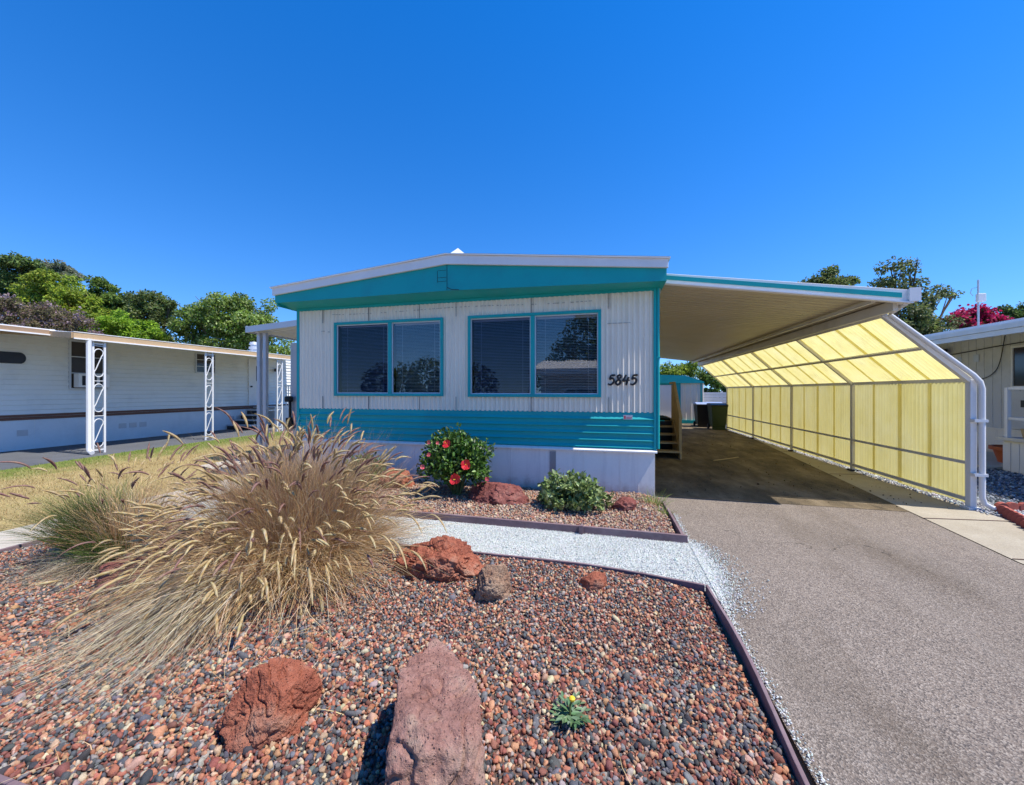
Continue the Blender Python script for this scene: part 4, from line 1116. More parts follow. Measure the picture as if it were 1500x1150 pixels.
def tree(label, lobes, base_px, depth, n, leaf, pal, w, group=None, blossoms=None, trunk=.14, spread=.33, sub=26, name='tree', cat='tree', ztilt=.35):
    """lobes: (px, py, r_px, depth offset)"""
    bx = spot(base_px, 573, depth)
    t = thing(name, label, cat, (bx.x, bx.y, 0), group)
    cs = []; rs = []
    for (px, py, rp, dd) in lobes:
        cs.append(spot(px, py, depth + dd)); rs.append(rp / F_PX * (depth + dd))
    # sub clumps
    SCn = []; SR = []; LI = []
    for i, (c, r) in enumerate(zip(cs, rs)):
        k = max(6, int(sub * (r / max(rs)) ** 1.5))
        d = unit(rng.normal(size=(k, 3))); rad = r * rng.uniform(.35, .95, (k, 1))
        SCn.append(np.array(c) + d * rad * np.array([1, 1, .85])); SR.append(np.full(k, r) * rng.uniform(spread*.7, spread*1.3, k)); LI.append(np.full(k, i))
    SCn = np.concatenate(SCn); SR = np.concatenate(SR)
    pr = SR ** 2; pr /= pr.sum()
    ii = rng.choice(len(SCn), n, p=pr)
    d = unit(rng.normal(size=(n, 3)))
    P = SCn[ii] + d * (SR[ii] * np.cbrt(rng.uniform(.15, 1.0, n)))[:, None] * np.array([1, 1, .72])
    tone = rng.uniform(.72, 1.2, len(SCn))[ii][:, None]
    C = palette(n, pal, w, .25) * tone
    T = unit(d * .7 + rng.normal(size=(n, 3)) * .7 + np.array([0, 0, -ztilt]))
    Nn = unit(d * .6 + rng.normal(size=(n, 3)) * .5 + np.array([0, 0, .6]))
    L = leaf * rng.uniform(.7, 1.3, n)
    V, Fc, Cc = leaf_mesh(P, T, Nn, L, L * .55, np.clip(C, 0, 1))
    np_mesh('crown', V, Fc, M['treeleaf'], Cc, parent=t)
    if blossoms:
        bn, bpal, bw, bs = blossoms
        top = rng.choice(len(SCn), bn)
        d = unit(rng.normal(size=(bn, 3)) + np.array([0, -.3, .5])); Pb = SCn[top] + d * SR[top][:, None] * rng.uniform(.75, 1.15, (bn, 1))
        # each cluster is a tuft of small petals
        k = 9; Pb = np.repeat(Pb, k, 0) + rng.normal(size=(bn*k, 3)) * bs * .55
        Cb = np.repeat(palette(bn, bpal, bw, .2), k, 0)
        T = unit(rng.normal(size=(bn*k, 3))); Nn = unit(rng.normal(size=(bn*k, 3)))
        Lb = bs * rng.uniform(.5, 1.0, bn*k)
        V, Fc, Cc = leaf_mesh(Pb, T, Nn, Lb, Lb*.9, Cb)
        np_mesh('blossoms', V, Fc, M['treeleaf'], Cc, parent=t)
    # trunk with limbs
    top = np.mean([np.array(c) for c in cs], 0); low = min(c.z - r for c, r in zip(cs, rs))
    b = MB(); fork = Vector((bx.x * .7 + top[0] * .3, bx.y * .7 + top[1] * .3, max(.5, low * .75)))
    b.tube([(bx.x, bx.y, -.1), (bx.x + .05, bx.y, fork.z * .5), fork], [trunk * 1.25, trunk, trunk * .85], 9)
    for c, r in zip(cs, rs):
        mid = (fork + c) / 2 + Vector((random.uniform(-.2, .2), random.uniform(-.2, .2), -.15))
        b.tube([fork, mid, c], [trunk * .6, trunk * .4, trunk * .12], 7)
        for _ in range(3):
            e = c + Vector((random.uniform(-1, 1), random.uniform(-1, 1), random.uniform(-.2, 1))) * r * .75
            b.tube([mid, (c + mid) / 2, e], [trunk * .25, trunk * .18, trunk * .05], 5)
    b.build('trunk', M['bark'], t, smooth=True)
    return t

G_DK = [(0.0875, 0.15, 0.0375), (0.138, 0.213, 0.05), (0.213, 0.275, 0.075), (0.0562, 0.1, 0.0375)]
G_YL = [(0.3, 0.4, 0.0375), (0.4, 0.475, 0.0562), (0.213, 0.3, 0.0375), (0.125, 0.2, 0.0375)]
G_LM = [(0.3, 0.5, 0.0375), (0.4, 0.575, 0.05), (0.2, 0.35, 0.0375), (0.125, 0.225, 0.0375)]
G_GY = [(0.213, 0.263, 0.15), (0.3, 0.325, 0.213), (0.15, 0.2, 0.1), (0.375, 0.362, 0.275)]
G_RD = [(0.163, 0.263, 0.0375), (0.25, 0.362, 0.0562), (0.413, 0.5, 0.188), (0.0875, 0.15, 0.0375)]
GL = 'trees behind the long white home'
tree('tall dark green tree at the far left edge of the picture', [(32,392,24,0),(12,440,26,0),(40,415,22,.5),(-25,410,30,0)], 15, 27, 12250, 0.187, G_DK, [3,4,3,2], GL)
tree('pale greyish tree peeping over the yellow green crown', [(68,395,14,0),(95,398,16,.5),(62,412,16,0),(104,408,10,0)], 80, 34, 7350, 0.187, G_GY, [3,3,3,2], GL)
tree('rounded yellow green tree behind the lilac crepe myrtle', [(80,425,30,0),(50,440,26,0),(112,442,26,0),(78,455,34,.5),(140,470,26,.5)], 80, 25, 16625, 0.158, G_YL, [4,3,3,1], GL)
tree('mid green tree with a peaked crown beside the yellow green one', [(150,422,18,0),(142,440,22,0),(165,445,22,0),(182,462,18,0),(150,465,28,0)], 155, 28, 12250, 0.173, [(.14,.23,.04),(.21,.29,.05),(.09,.15,.04)], [3,3,2], GL)
tree('lime green bushy tree just above the neighbour roof', [(170,478,24,0),(200,486,24,0),(150,492,20,0),(222,492,16,0)], 180, 21, 12250, 0.122, G_LM, [4,4,2,1], GL)
tree('loose olive green tree between the lime bush and the big round tree', [(200,438,13,0),(228,448,22,0),(210,462,22,0),(242,470,16,0),(250,446,8,0),(235,490,20,0)], 220, 26, 11375, 0.158, [(.14,.20,.04),(.21,.26,.08),(.09,.14,.04),(.27,.30,.14)], [3,3,2,1], GL, spread=.36)
tree('big dense round tree left of the patio awning', [(330,460,38,0),(290,462,32,0),(375,468,36,0),(275,490,28,0),(335,495,40,0),(395,490,28,0),(300,505,26,0),(415,515,22,0),(360,510,30,0)], 335, 22, 29750, 0.137, G_RD, [4,4,3,2], GL, trunk=.2)
tree('lilac flowering crepe myrtle over the neighbour roof at far left', [(20,462,34,0),(70,468,32,0),(110,474,26,0),(-20,470,30,0),(45,485,30,0),(95,490,24,0),(130,488,14,0)], 55, 19, 15750, 0.094, [(.19,.17,.08),(.25,.20,.10),(.13,.13,.05),(.23,.16,.13)], [3,3,2,2], GL,
     blossoms=(330, [(.42,.29,.31),(.50,.36,.40),(.34,.24,.23)], [3,2,2], .11))
GR = 'trees over the right roofs'
tree('sparse tree tip showing above the middle of the carport roof', [(1215,400,13,0),(1192,410,13,0),(1238,412,13,0),(1212,425,24,0),(1178,416,6,0)], 1215, 18, 4550, 0.122, [(.14,.19,.04),(.22,.25,.08),(.08,.12,.04)], [3,3,2], GR, spread=.42)
tree('taller sparse tree right of the carport roof end', [(1305,395,17,0),(1330,390,15,0),(1300,418,20,0),(1340,418,15,0),(1372,430,14,.5),(1398,428,10,.5),(1352,440,18,0),(1325,468,26,0),(1365,475,24,0),(1300,490,30,0),(1350,500,30,0)], 1335, 15, 10850, 0.108, [(.13,.18,.045),(.21,.24,.08),(.08,.11,.04),(.26,.28,.14)], [3,3,2,1], GR, spread=.40)
tree('magenta flowering crepe myrtle behind the antenna mast', [(1405,470,15,0),(1428,462,16,0),(1448,470,13,0),(1415,485,22,0),(1462,474,9,0)], 1420, 19, 4550, 0.101, [(.08,.10,.03),(.12,.13,.04)], [1,1], GR,
     blossoms=(560, [(.55,.02,.10),(.66,.05,.17),(.40,.012,.07)], [3,3,2], .15))
tree('dark green treetop at the right edge of the picture', [(1480,455,14,0),(1468,468,12,0),(1498,468,16,0),(1515,455,18,0),(1490,485,20,0)], 1490, 22, 5600, 0.144, G_DK, [3,3,2,2], GR)
tree('leafy green tree behind the garden shed, left of the fence', [(985,548,22,0),(1012,542,20,0),(1000,565,24,0),(965,560,24,0)], 995, 26, 8750, 0.144, G_YL, [3,2,3,2])
tree('leafy green tree hanging over the white fence behind the bins', [(1042,552,20,0),(1065,566,20,0),(1035,575,18,0),(1085,545,24,0),(1090,580,18,0)], 1060, 23, 10500, 0.137, G_RD, [4,3,1,3])

def shrub(name, label, cat, c, half, n, leaf, pal, w, whorl=0, up=.3):
    t = thing(name, label, cat, (c[0], c[1], c[2]))
    k = 70; d = unit(rng.normal(size=(k, 3))); d[:, 2] = np.abs(d[:, 2]) * 1.1 - .12
    cen = np.array([c[0], c[1], c[2] + half[2] * .45]) + d * rng.uniform(.4, .92, (k, 1)) * np.array([half[0], half[1], half[2] * .62])
    b = MB()
    for q in cen[::2]:
        q = Vector(q); r = Vector((c[0] + random.uniform(-.04, .04), c[1] + random.uniform(-.04, .04), c[2] - .03))
        b.tube([r, r.lerp(q, .5) + Vector((0, 0, .04)), q], [.014, .009, .004], 5)
    b.build('stems', M['stem'], t)
    if whorl:
        # rosettes of leaves at shoot tips
        kk = n // whorl; d = unit(rng.normal(size=(kk, 3)) + np.array([0, 0, .25])); d[:, 2] = np.maximum(d[:, 2], -.15)
        A = np.array([c[0], c[1], c[2] + half[2] * .30]) + d * np.array(half) * np.array([1, 1, .66]) * rng.uniform(.55, 1.02, (kk, 1))
        P = np.repeat(A, whorl, 0) + rng.normal(size=(kk*whorl, 3)) * leaf * .35
        dd = np.repeat(d, whorl, 0); T = unit(dd * .7 + rng.normal(size=dd.shape) * .75 + np.array([0, 0, .2])); Nn = unit(dd + rng.normal(size=dd.shape) * .4)
    else:
        ii = rng.integers(0, k, n); dd = unit(rng.normal(size=(n, 3)))
        P = cen[ii] + dd * np.cbrt(rng.uniform(.05, 1, n))[:, None] * min(half) * .36
        out = unit(P - np.array([c[0], c[1], c[2] + half[2] * .3])); T = unit(out * .6 + rng.normal(size=(n, 3)) * .6 + np.array([0, 0, up])); Nn = unit(out * .6 + rng.normal(size=(n, 3)) * .45 + np.array([0, 0, .5]))
    P[:, 2] = np.maximum(P[:, 2], c[2] + .02)
    L = leaf * rng.uniform(.7, 1.25, len(P))
    V, Fc, Cc = leaf_mesh(P, T, Nn, L, L * .58, palette(len(P), pal, w, .25))
    np_mesh('leaves', V, Fc, M['leaf'], Cc, parent=t)
    return t
hib = shrub('hibiscus_bush', 'green hibiscus bush with red flowers in front of the skirting', 'bush', (-2.10, 5.20, .05), (.52, .46, .86), 4800, .062, [(.06,.14,.02), (.10,.21,.03), (.17,.28,.05), (.035,.08,.016)], [3,4,2,3])
def flower(c, r, face, m, parent, petals=5, seed=0):
    b = MB(); f = Vector(face).normalized(); a = f.orthogonal().normalized(); bb = f.cross(a); c = Vector(c)
    rd = random.Random(seed)
    for k in range(petals):
        q = 2*PI*k/petals + rd.uniform(-.1, .1); d = a*math.cos(q) + bb*math.sin(q); s = f.cross(d)
        rr = r * rd.uniform(.85, 1.1); cup = rd.uniform(.15, .5)
        pts = []
        for u, w_ in ((.05,.08), (.4,.42), (.75,.55), (1.0,.36)):
            wv = .06 * rd.uniform(-1, 1)
            for e in (-1, 0, 1):
                pts.append(c + d*rr*u + s*rr*w_*e + f*rr*(cup*u*u - .12*abs(e) + wv*e))
        b.add(pts, [(i*3+j, i*3+j+1, i*3+j+4, i*3+j+3) for i in range(3) for j in range(2)])
    o = b.build('flower', m, parent, fix=False, smooth=True)
    s = MB(); s.tube([c, c + f*r*.6, c + f*r*1.0 + Vector((0,0,.1*r))], [.05*r, .04*r, .09*r], 6)
    s.build('stamen', M['yellow'], o)
def on_bush(px, py, depth): return spot(px, py, depth)
for i, (px, py, r, m) in enumerate(((683,681,.062,'red'), (667,702,.068,'red'), (654,650,.052,'red'), (714,702,.030,'pinkbud'), (628,648,.026,'pinkbud'), (619,684,.030,'pinkbud'), (628,666,.026,'pinkbud'), (641,649,.022,'pinkbud'))):
    p = on_bush(px, py, 4.93 + .12 * abs(px - 665) / 50)
    flower(p, r, (random.uniform(-.3, .3) + .1, -1, random.uniform(-.1, .5)), M[m], hib, seed=i)
shrub('low_shrub', 'low spreading light green shrub in front of the vent strip of the skirting', 'shrub', (-.42, 5.02, .05), (.46, .34, .44), 1900, .068, [(.20,.28,.08), (.28,.37,.13), (.37,.44,.21), (.12,.18,.05)], [4,4,2,2], whorl=9)
shrub('low_shrub', 'small dark green shrub against the skirting behind the big grass clump', 'shrub', (-3.80, 5.45, .05), (.34, .26, .44), 1500, .06, [(.05,.12,.03), (.08,.16,.04), (.03,.07,.02)], [3,3,2])
# grassy weed at the house corner and the thistle in the gravel
def blades(N, c, r0, az, lean, ln, droop, width, pal, w, K=7, zmin=.02, curl=.07):
    phi = rng.uniform(az[0], az[1], N); lam = rng.uniform(lean[0], lean[1], N); L = rng.uniform(ln[0], ln[1], N); D = rng.uniform(droop[0], droop[1], N)
    b0 = rng.uniform(0, 2*PI, N); rr = r0 * np.sqrt(rng.random(N))
    base = np.stack([c[0] + rr*np.cos(b0)*.55 + rr*np.cos(phi)*.6, c[1] + rr*np.sin(b0)*.55 + rr*np.sin(phi)*.6, np.full(N, c[2])], -1)
    dh = np.stack([np.cos(phi), np.sin(phi), np.zeros(N)], -1); s = np.linspace(0, 1, K)
    hor = np.sin(lam)[:, None]*s + (D*.35)[:, None]*s**2; ver = np.cos(lam)[:, None]*s - D[:, None]*s**2.2
    side = np.stack([-np.sin(phi), np.cos(phi), np.zeros(N)], -1)
    wig = rng.normal(0, curl, N)[:, None] * s**2 + rng.normal(0, curl * .5, N)[:, None] * np.sin(s * 5 + phi[:, None]) * s
    X = base[:, None] + L[:, None, None]*(hor[..., None]*dh[:, None] + wig[..., None]*side[:, None] + ver[..., None]*np.array([0, 0, 1.]))
    X[..., 2] = np.maximum(X[..., 2], c[2] + zmin + rng.uniform(0, .05, N)[:, None] * s)
    tau = rng.uniform(0, PI, N); wv = np.cos(tau)[:, None]*side + np.sin(tau)[:, None]*np.array([0, 0, 1.])*.7
    hw = width * rng.uniform(.6, 1.3, N)[:, None] * np.clip(1.05 - s**1.5, .12, 1) * .5
    Lf = X - wv[:, None]*hw[..., None]; Rt = X + wv[:, None]*hw[..., None]
    V = np.stack([Lf, Rt], 2).reshape(N, 2*K, 3)
    f = np.array([[2*i, 2*i+1, 2*i+3, 2*i+2] for i in range(K-1)])
    Fc = (f[None] + (np.arange(N)*2*K)[:, None, None]).reshape(-1, 4)
    C = np.repeat(palette(N, pal, w, .22), 2*K, 0)
    tan = unit(X[:, -1] - X[:, -2])
    return V.reshape(-1, 3), Fc, C, X[:, -1], tan
def merge(parts):
    Vs, Fs, Cs, k = [], [], [], 0
    for V, Fc, C, *_ in parts:
        Vs.append(V); Fs.append(Fc + k); Cs.append(C); k += len(V)
    return np.concatenate(Vs), np.concatenate(Fs), np.concatenate(Cs)
wt = thing('grass_tuft', 'bright green grassy weed tuft at the driveway corner of the skirting', 'weed', (.62, 5.35, .0))
V, Fc, C = merge([blades(170, (.60, 5.45, .0), .12, (0, 2*PI), (.1, .8), (.14, .36), (.1, .5), .006, [(.16,.26,.04),(.24,.33,.08),(.34,.34,.14)], [3,3,1]), blades(90, (.66, 5.1, .0), .10, (0, 2*PI), (.2, .9), (.1, .22), (.1, .5), .006, [(.16,.26,.04),(.30,.36,.10)], [3,2])])
np_mesh('blades', V, Fc, M['blade'], C, parent=wt)
th = thing('thistle_weed', 'small grey green thistle weed with a yellow bud alone on the near gravel', 'weed', (-.165, 1.77, .03))
P = []; T = []; Nn = []; L = []
for k in range(15):
    q = k * 2.4; e = .15 + .5 * (k % 3) / 3; d = np.array([math.cos(q), math.sin(q), e])
    base = np.array([-.165, 1.77, .055 + .008 * (k % 4)])
    for j in range(5):
        u = j / 5
        P.append(base + d * .085 * u); L.append(.055 * (1 - .5 * u))
        sd = np.array([-math.sin(q), math.cos(q), .2]) * (1 if j % 2 else -1)
        T.append(d * (.6 + u) + sd * .9 * (1 - u * .6)); Nn.append([0, 0, 1])
V, Fc, C = leaf_mesh(np.array(P), np.array(T, float), np.array(Nn, float) + rng.normal(size=(len(P), 3)) * .15, np.array(L), np.array(L) * .42, palette(len(P), [(.12,.22,.09),(.17,.27,.13),(.24,.33,.20)], [3,3,1], .15))
np_mesh('leaves', V, Fc, M['leaf'], C, parent=th)
b = MB(); b.tube([(-.165, 1.77, .02), (-.165, 1.77, .12), (-.155, 1.76, .15)], [.007, .005, .004], 6); b.build('stem', M['stem'], th)
b = MB(); b.lathe([(.004,0),(.012,.006),(.014,.016),(.008,.022)], (-.155, 1.76, .145), 8); b.build('bud', M['yellow'], th, smooth=True)

# ================================================================== FOUNTAIN GRASS
def head_mesh(seed, ln, rad, bend, cols, name):
    r = np.random.default_rng(seed); nb = 190
    s = r.uniform(0, 1, nb); prof = np.sin(PI * np.clip(s * .9 + .06, 0, 1)) ** .6
    def spine(s): return np.stack([bend * ln * s**2, np.zeros_like(s), ln * (s - .25 * abs(bend) * s**2)], -1)
    tang = unit(spine(s + .01) - spine(s)); q = r.uniform(0, 2*PI, nb)
    rd = np.stack([np.cos(q), np.sin(q), np.zeros(nb)], -1); d = unit(rd * .8 + tang * .85)
    A = spine(s); tip = A + d * (rad * 1.7 * prof * r.uniform(.7, 1.25, nb))[:, None]; sd = unit(np.cross(d, tang)) * .0011
    V = np.stack([A - sd, A + sd, tip], 1).reshape(-1, 3); Fc = np.arange(nb*3).reshape(-1, 3)
    c = palette(nb, cols, [1]*len(cols), .2); C = np.repeat(c, 3, 0)
    ss = np.linspace(0, 1, 9); P = spine(ss); rr = rad * .62 * np.sin(PI * np.clip(ss*.92 + .05, 0, 1)) ** .6 + .0008; ns = 6; VV = []
    for i in range(9):
        for k in range(ns):
            a = 2*PI*k/ns; VV.append(P[i] + np.array([math.cos(a), math.sin(a), 0]) * rr[i])
    FF = [[i*ns+k, i*ns+(k+1)%ns, (i+1)*ns+(k+1)%ns] for i in range(8) for k in range(ns)] + [[i*ns+k, (i+1)*ns+(k+1)%ns, (i+1)*ns+k] for i in range(8) for k in range(ns)]
    C2 = palette(len(VV), cols, [1]*len(cols), .15) * .85
    o = np_mesh(name, np.concatenate([V, np.array(VV)]), np.concatenate([Fc, np.array(FF) + len(V)]), M['plume'], np.concatenate([C, C2]))
    me = o.data; bpy.data.objects.remove(o); return me
WHEAT = [(.66,.49,.22), (.74,.57,.30), (.56,.39,.16), (.78,.65,.40)]
PURP = [(.38,.20,.17), (.46,.27,.21), (.28,.13,.12), (.54,.37,.26)]
HEADS_W = [head_mesh(100 + k, .10 + .013 * k, .0135 + .0006 * (k % 4), (.05, .2, .45, .7, .1, .3, .55, .85)[k], WHEAT, 'seed_head') for k in range(8)]
HEADS_P = [head_mesh(200 + k, .12 + .013 * k, .0125 + .0005 * (k % 3), (.05, .2, .35, .55, .1, .3, .45, .7)[k], PURP, 'seed_head') for k in range(8)]
def put_heads(t, tips, tans, purple_p, limit, scale=1.0):
    order = np.argsort([ (p[0]**2 + p[1]**2) for p in tips ])
    rest_V, rest_F, rest_C, k = [], [], [], 0
    for rank, i in enumerate(order):
        p, d = Vector(tips[i]), Vector(tans[i]).normalized()
        lib = HEADS_P if random.random() < (purple_p[i] if hasattr(purple_p, '__len__') else purple_p) else HEADS_W
        me = random.choice(lib)
        h = Vector((d.x, d.y, 0)); a = d.cross(Vector((0, 0, 1)))
        ydir = a.normalized() if a.length > .05 else Vector((random.uniform(-1,1), random.uniform(-1,1), 0)).normalized()
        ydir = -ydir if False else ydir
        xdir = (-ydir).cross(d) * -1
        xdir = ydir.cross(d)
        if xdir.z > 0: xdir = -xdir; ydir = -ydir
        R = Matrix((xdir, d.cross(xdir), d)).transposed().to_4x4()
        s = random.uniform(.8, 1.2) * scale
        Mx = Matrix.Translation(p) @ R @ Matrix.Scale(s, 4)
        if rank < limit:
            o = bpy.data.objects.new('seed_head', me); COL.objects.link(o); o.parent = t
            o.matrix_local = Matrix.Translation(-ORIGIN[t]) @ Mx
        else:
            n = len(me.vertices); V = np.empty(n*3, dtype=np.float32); me.vertices.foreach_get('co', V); V = V.reshape(-1, 3)
            Fi = np.empty(len(me.polygons)*3, dtype=np.int32); me.loops.foreach_get('vertex_index', Fi)
            c = np.empty(n*4, dtype=np.float32); me.color_attributes['Tint'].data.foreach_get('color', c)
            A = np.array(Mx)[:3]; rest_V.append(V @ A[:, :3].T + A[:, 3]); rest_F.append(Fi.reshape(-1, 3) + k); rest_C.append(c.reshape(-1, 4)[:, :3]); k += n
    if rest_V:
        o = np_mesh('seed_heads', np.concatenate(rest_V), np.concatenate(rest_F), M['plume'], np.concatenate(rest_C), parent=t); o['kind'] = 'stuff'
STRAW = [(.64,.43,.20), (.74,.55,.31), (.52,.32,.14), (.78,.63,.43), (.38,.22,.10)]
SW = [4, 4, 3, 2, 2]
RUST = [(.48,.29,.18), (.58,.40,.21), (.34,.18,.12), (.63,.47,.26)]
GREEN = [(.07,.13,.025), (.11,.18,.035), (.16,.22,.06), (.05,.09,.02)]
# --- the big clump
BC = (-2.70, 2.95, .03)
big = thing('fountain_grass', 'biggest fountain grass clump, straw coloured with purple seed heads, sprawling over the near gravel', 'ornamental grass', BC, 'fountain grass clumps')
def B0(dx, dy): return (BC[0] + dx, BC[1] + dy, .03)
parts = [blades(5200, BC, .42, (0, 2*PI), (.02, .62), (.80, 1.38), (.03, .34), .0052, RUST + STRAW, [5,4,4,3] + SW, curl=.10),
         blades(1800, B0(.22, .0), .34, (-1.2, .9), (.25, 1.0), (.60, 1.08), (.15, .6), .0050, STRAW, SW, curl=.12),
         blades(2000, B0(-.1, -.25), .40, (PI*1.10, PI*1.66), (.2, 1.05), (.55, 1.12), (.2, .85), .0056, STRAW + RUST, SW + [2,2,2,2], curl=.17),
         blades(2000, B0(.15, -.3), .38, (PI*1.35, PI*2.05), (.1, 1.0), (.55, 1.10), (.25, .85), .0052, STRAW, SW, curl=.15),
         blades(560, B0(.10, -.45), .30, (PI*1.36, PI*1.62), (.5, 1.1), (.80, 1.25), (.45, 1.0), .0056, [(.66,.59,.43),(.57,.48,.31),(.40,.30,.16)], [3,3,1], curl=.10),
         blades(700, BC, .38, (0, 2*PI), (.1, 1.0), (.3, .65), (.1, .5), .005, [(.12,.06,.04),(.20,.10,.07)], [1,1], curl=.14)]
parts += [blades(2600, B0(-.30, .05), .28, (0, 2*PI), (.02, .55), (.75, 1.22), (.03, .3), .0052, RUST + STRAW, [6,5,4,4] + SW, curl=.10)]
stems = [blades(95, B0(-.30, .05), .26, (0, 2*PI), (.02, .55), (.85, 1.25), (.02, .25), .0032, RUST, [1,1,1,1]),
         blades(150, BC, .32, (0, 2*PI), (.02, .55), (.95, 1.32), (.02, .22), .0032, RUST, [1,1,1,1]),
         blades(190, B0(-.1, -.15), .36, (PI*1.05, PI*1.65), (.2, .95), (.60, 1.12), (.15, .55), .0032, STRAW, SW, curl=.12),
         blades(110, B0(.05, -.2), .32, (PI*1.25, PI*2.0), (.15, .9), (.65, 1.15), (.15, .6), .0032, STRAW, SW, curl=.12),
         blades(90, B0(.1, 0), .30, (-.7, .8), (.2, .8), (.80, 1.18), (.1, .45), .0032, STRAW, SW)]
V, Fc, C = merge(parts + stems)
np_mesh('blades', V, Fc, M['blade'], C, parent=big)
long_ = blades(26, BC, .25, (PI*.7, PI*1.2), (.2, .7), (1.25, 1.6), (.02, .15), .0026, [(.70,.64,.50)], [1])
np_mesh('bare_stalks', long_[0], long_[1], M['blade'], long_[2], parent=big)
pp_ = np.concatenate([np.full(95, .5), np.full(150, .55), np.full(190, .22), np.full(110, .10), np.full(90, .12)])
put_heads(big, np.concatenate([s[3] for s in stems]), np.concatenate([s[4] for s in stems]), pp_, 100, 1.0)
# --- the smaller clump
SCL = (-4.36, 2.66, .03)
sm_ = thing('fountain_grass', 'smaller fountain grass clump with green blades and dry straw skirt at the left', 'ornamental grass', SCL, 'fountain grass clumps')
parts = [blades(1300, SCL, .26, (0, 2*PI), (.03, .75), (.60, .98), (.05, .40), .0054, RUST + STRAW, [2,2,1,2] + SW, curl=.12),
         blades(1700, (SCL[0]-.20, SCL[1]-.05, .03), .18, (PI*.6, PI*1.7), (.08, .75), (.55, .85), (.05, .35), .0068, GREEN, [3,3,2,2], curl=.08),
         blades(380, (SCL[0]+.18, SCL[1]-.18, .03), .12, (PI*1.2, PI*1.9), (.2, .9), (.35, .55), (.05, .4), .006, GREEN, [3,3,2,1]),
         blades(900, (SCL[0]+.03, SCL[1]-.12, .03), .22, (PI*1.0, PI*2.0), (.6, 1.4), (.3, .60), (.3, .9), .005, [(.60,.53,.40),(.50,.41,.28),(.36,.27,.17)], [3,3,2], curl=.22)]
stems = [blades(62, SCL, .22, (0, 2*PI), (.05, .60), (.75, 1.08), (.03, .25), .003, RUST, [1,1,1,1]),
         blades(9, SCL, .2, (PI*.75, PI*1.3), (.4, .8), (.95, 1.2), (.15, .35), .003, RUST, [1,1,1,1])]
V, Fc, C = merge(parts + stems)
np_mesh('blades', V, Fc, M['blade'], C, parent=sm_)
put_heads(sm_, np.concatenate([s[3] for s in stems]), np.concatenate([s[4] for s in stems]), .5, 78, .95)

# fallen straw on the gravel round the clumps
n = 620
pp0 = np.column_stack([rng.normal(-2.6, .9, n), rng.normal(2.1, .55, n)]); pp0 = pp0[(pp0[:, 1] < 3.3) & (pp0[:, 1] > 1.05) & (pp0[:, 0] > -5.3)]
fs = [blades(1, (x, y, bed_z(x, y, .035) + .008), .001, (0, 2*PI), (1.45, 1.57), (.05, .24), (0, .02), .0042, STRAW, SW, K=4, zmin=.004, curl=.2) for x, y in pp0]
V, Fc, C = merge(fs)
sl_ = np_mesh('fallen_straw', V, Fc, M['blade'], C); sl_['kind'] = 'stuff'; sl_['label'] = 'broken straw lying on the gravel around the grass clumps'
# lawn blades
n = 46000
p = np.column_stack([rng.uniform(-12.0, -6.5, n), rng.uniform(1.5, 15, n)])
p = p[(p[:, 0] > -11.0 - .14 * np.clip(p[:, 1] - 1, 0, 8)) & ~((p[:, 0] > -8.25) & (p[:, 1] > 5.4) & (p[:, 1] < 9.2))]; n = len(p)
gf = np.clip((-p[:, 0] - 10.3) / 1.1 + rng.normal(0, .3, n), 0, 1)[:, None]
C = palette(n, [(.52,.40,.17), (.42,.30,.12), (.58,.47,.24)], [3,2,2]) * (1 - gf) + palette(n, [(.14,.24,.03), (.20,.29,.05)], [1,1]) * gf
q = rng.uniform(0, 2*PI, n); h = rng.uniform(.025, .06, n); b0 = np.column_stack([p, np.full(n, -.006)])
tip = b0 + np.column_stack([np.cos(q)*h*.7, np.sin(q)*h*.7, h]); sd = np.column_stack([-np.sin(q), np.cos(q), np.zeros(n)]) * .004
V = np.stack([b0 - sd, b0 + sd, tip], 1).reshape(-1, 3)
lg = np_mesh('lawn_grass', V, np.arange(n*3).reshape(-1, 3), M['blade'], np.repeat(C, 3, 0)); lg['kind'] = 'stuff'; lg['label'] = 'short dry grass of the lawn, greener along the neighbour driveway'

# ================================================================== ACROSS THE STREET (what the windows mirror)
def backtree(label, x, y, lobes, n, leaf, pal, w):
    t = thing('tree', label, 'tree', (x, y, 0), 'trees across the street')
    P = []; 
    for (dx, dy, z, r) in lobes:
        k = int(n * r**2 / sum(l[3]**2 for l in lobes)); d = unit(rng.normal(size=(k, 3)))
        bump_ = np.array([1 + .3 * noise.noise(Vector(v) * 2.5 + Vector((x, dx, z))) for v in d])
        P.append(np.array([x + dx, y + dy, z]) + d * r * (bump_ * np.cbrt(rng.uniform(.3, 1, k)))[:, None])
    P = np.concatenate(P); n = len(P)
    L = leaf * rng.uniform(.7, 1.3, n)
    V, Fc, C = leaf_mesh(P, rng.normal(size=(n, 3)), rng.normal(size=(n, 3)) + np.array([0, 0, 1]), L, L*.6, palette(n, pal, w, .25))
    np_mesh('crown', V, Fc, M['treeleaf'], C, parent=t)
    b = MB(); b.tube([(x, y, -.1), (x, y, lobes[0][2])], [.25, .12], 9)
    for dx, dy, z, r in lobes[1:]: b.tube([(x, y, lobes[0][2]*.6), (x + dx, y + dy, z)], [.1, .03], 6)
    b.build('trunk', M['bark'], t)
backtree('broad dark tree across the street, mirrored in the left window', -16, -21, [(0,0,2.4,2.2),(-2.5,.5,2.1,1.9),(2.4,.4,2.3,1.9),(4.8,.2,2.0,1.8),(-4.6,.3,2.2,1.8)], 5200, .3, G_DK, [3,3,2,2])
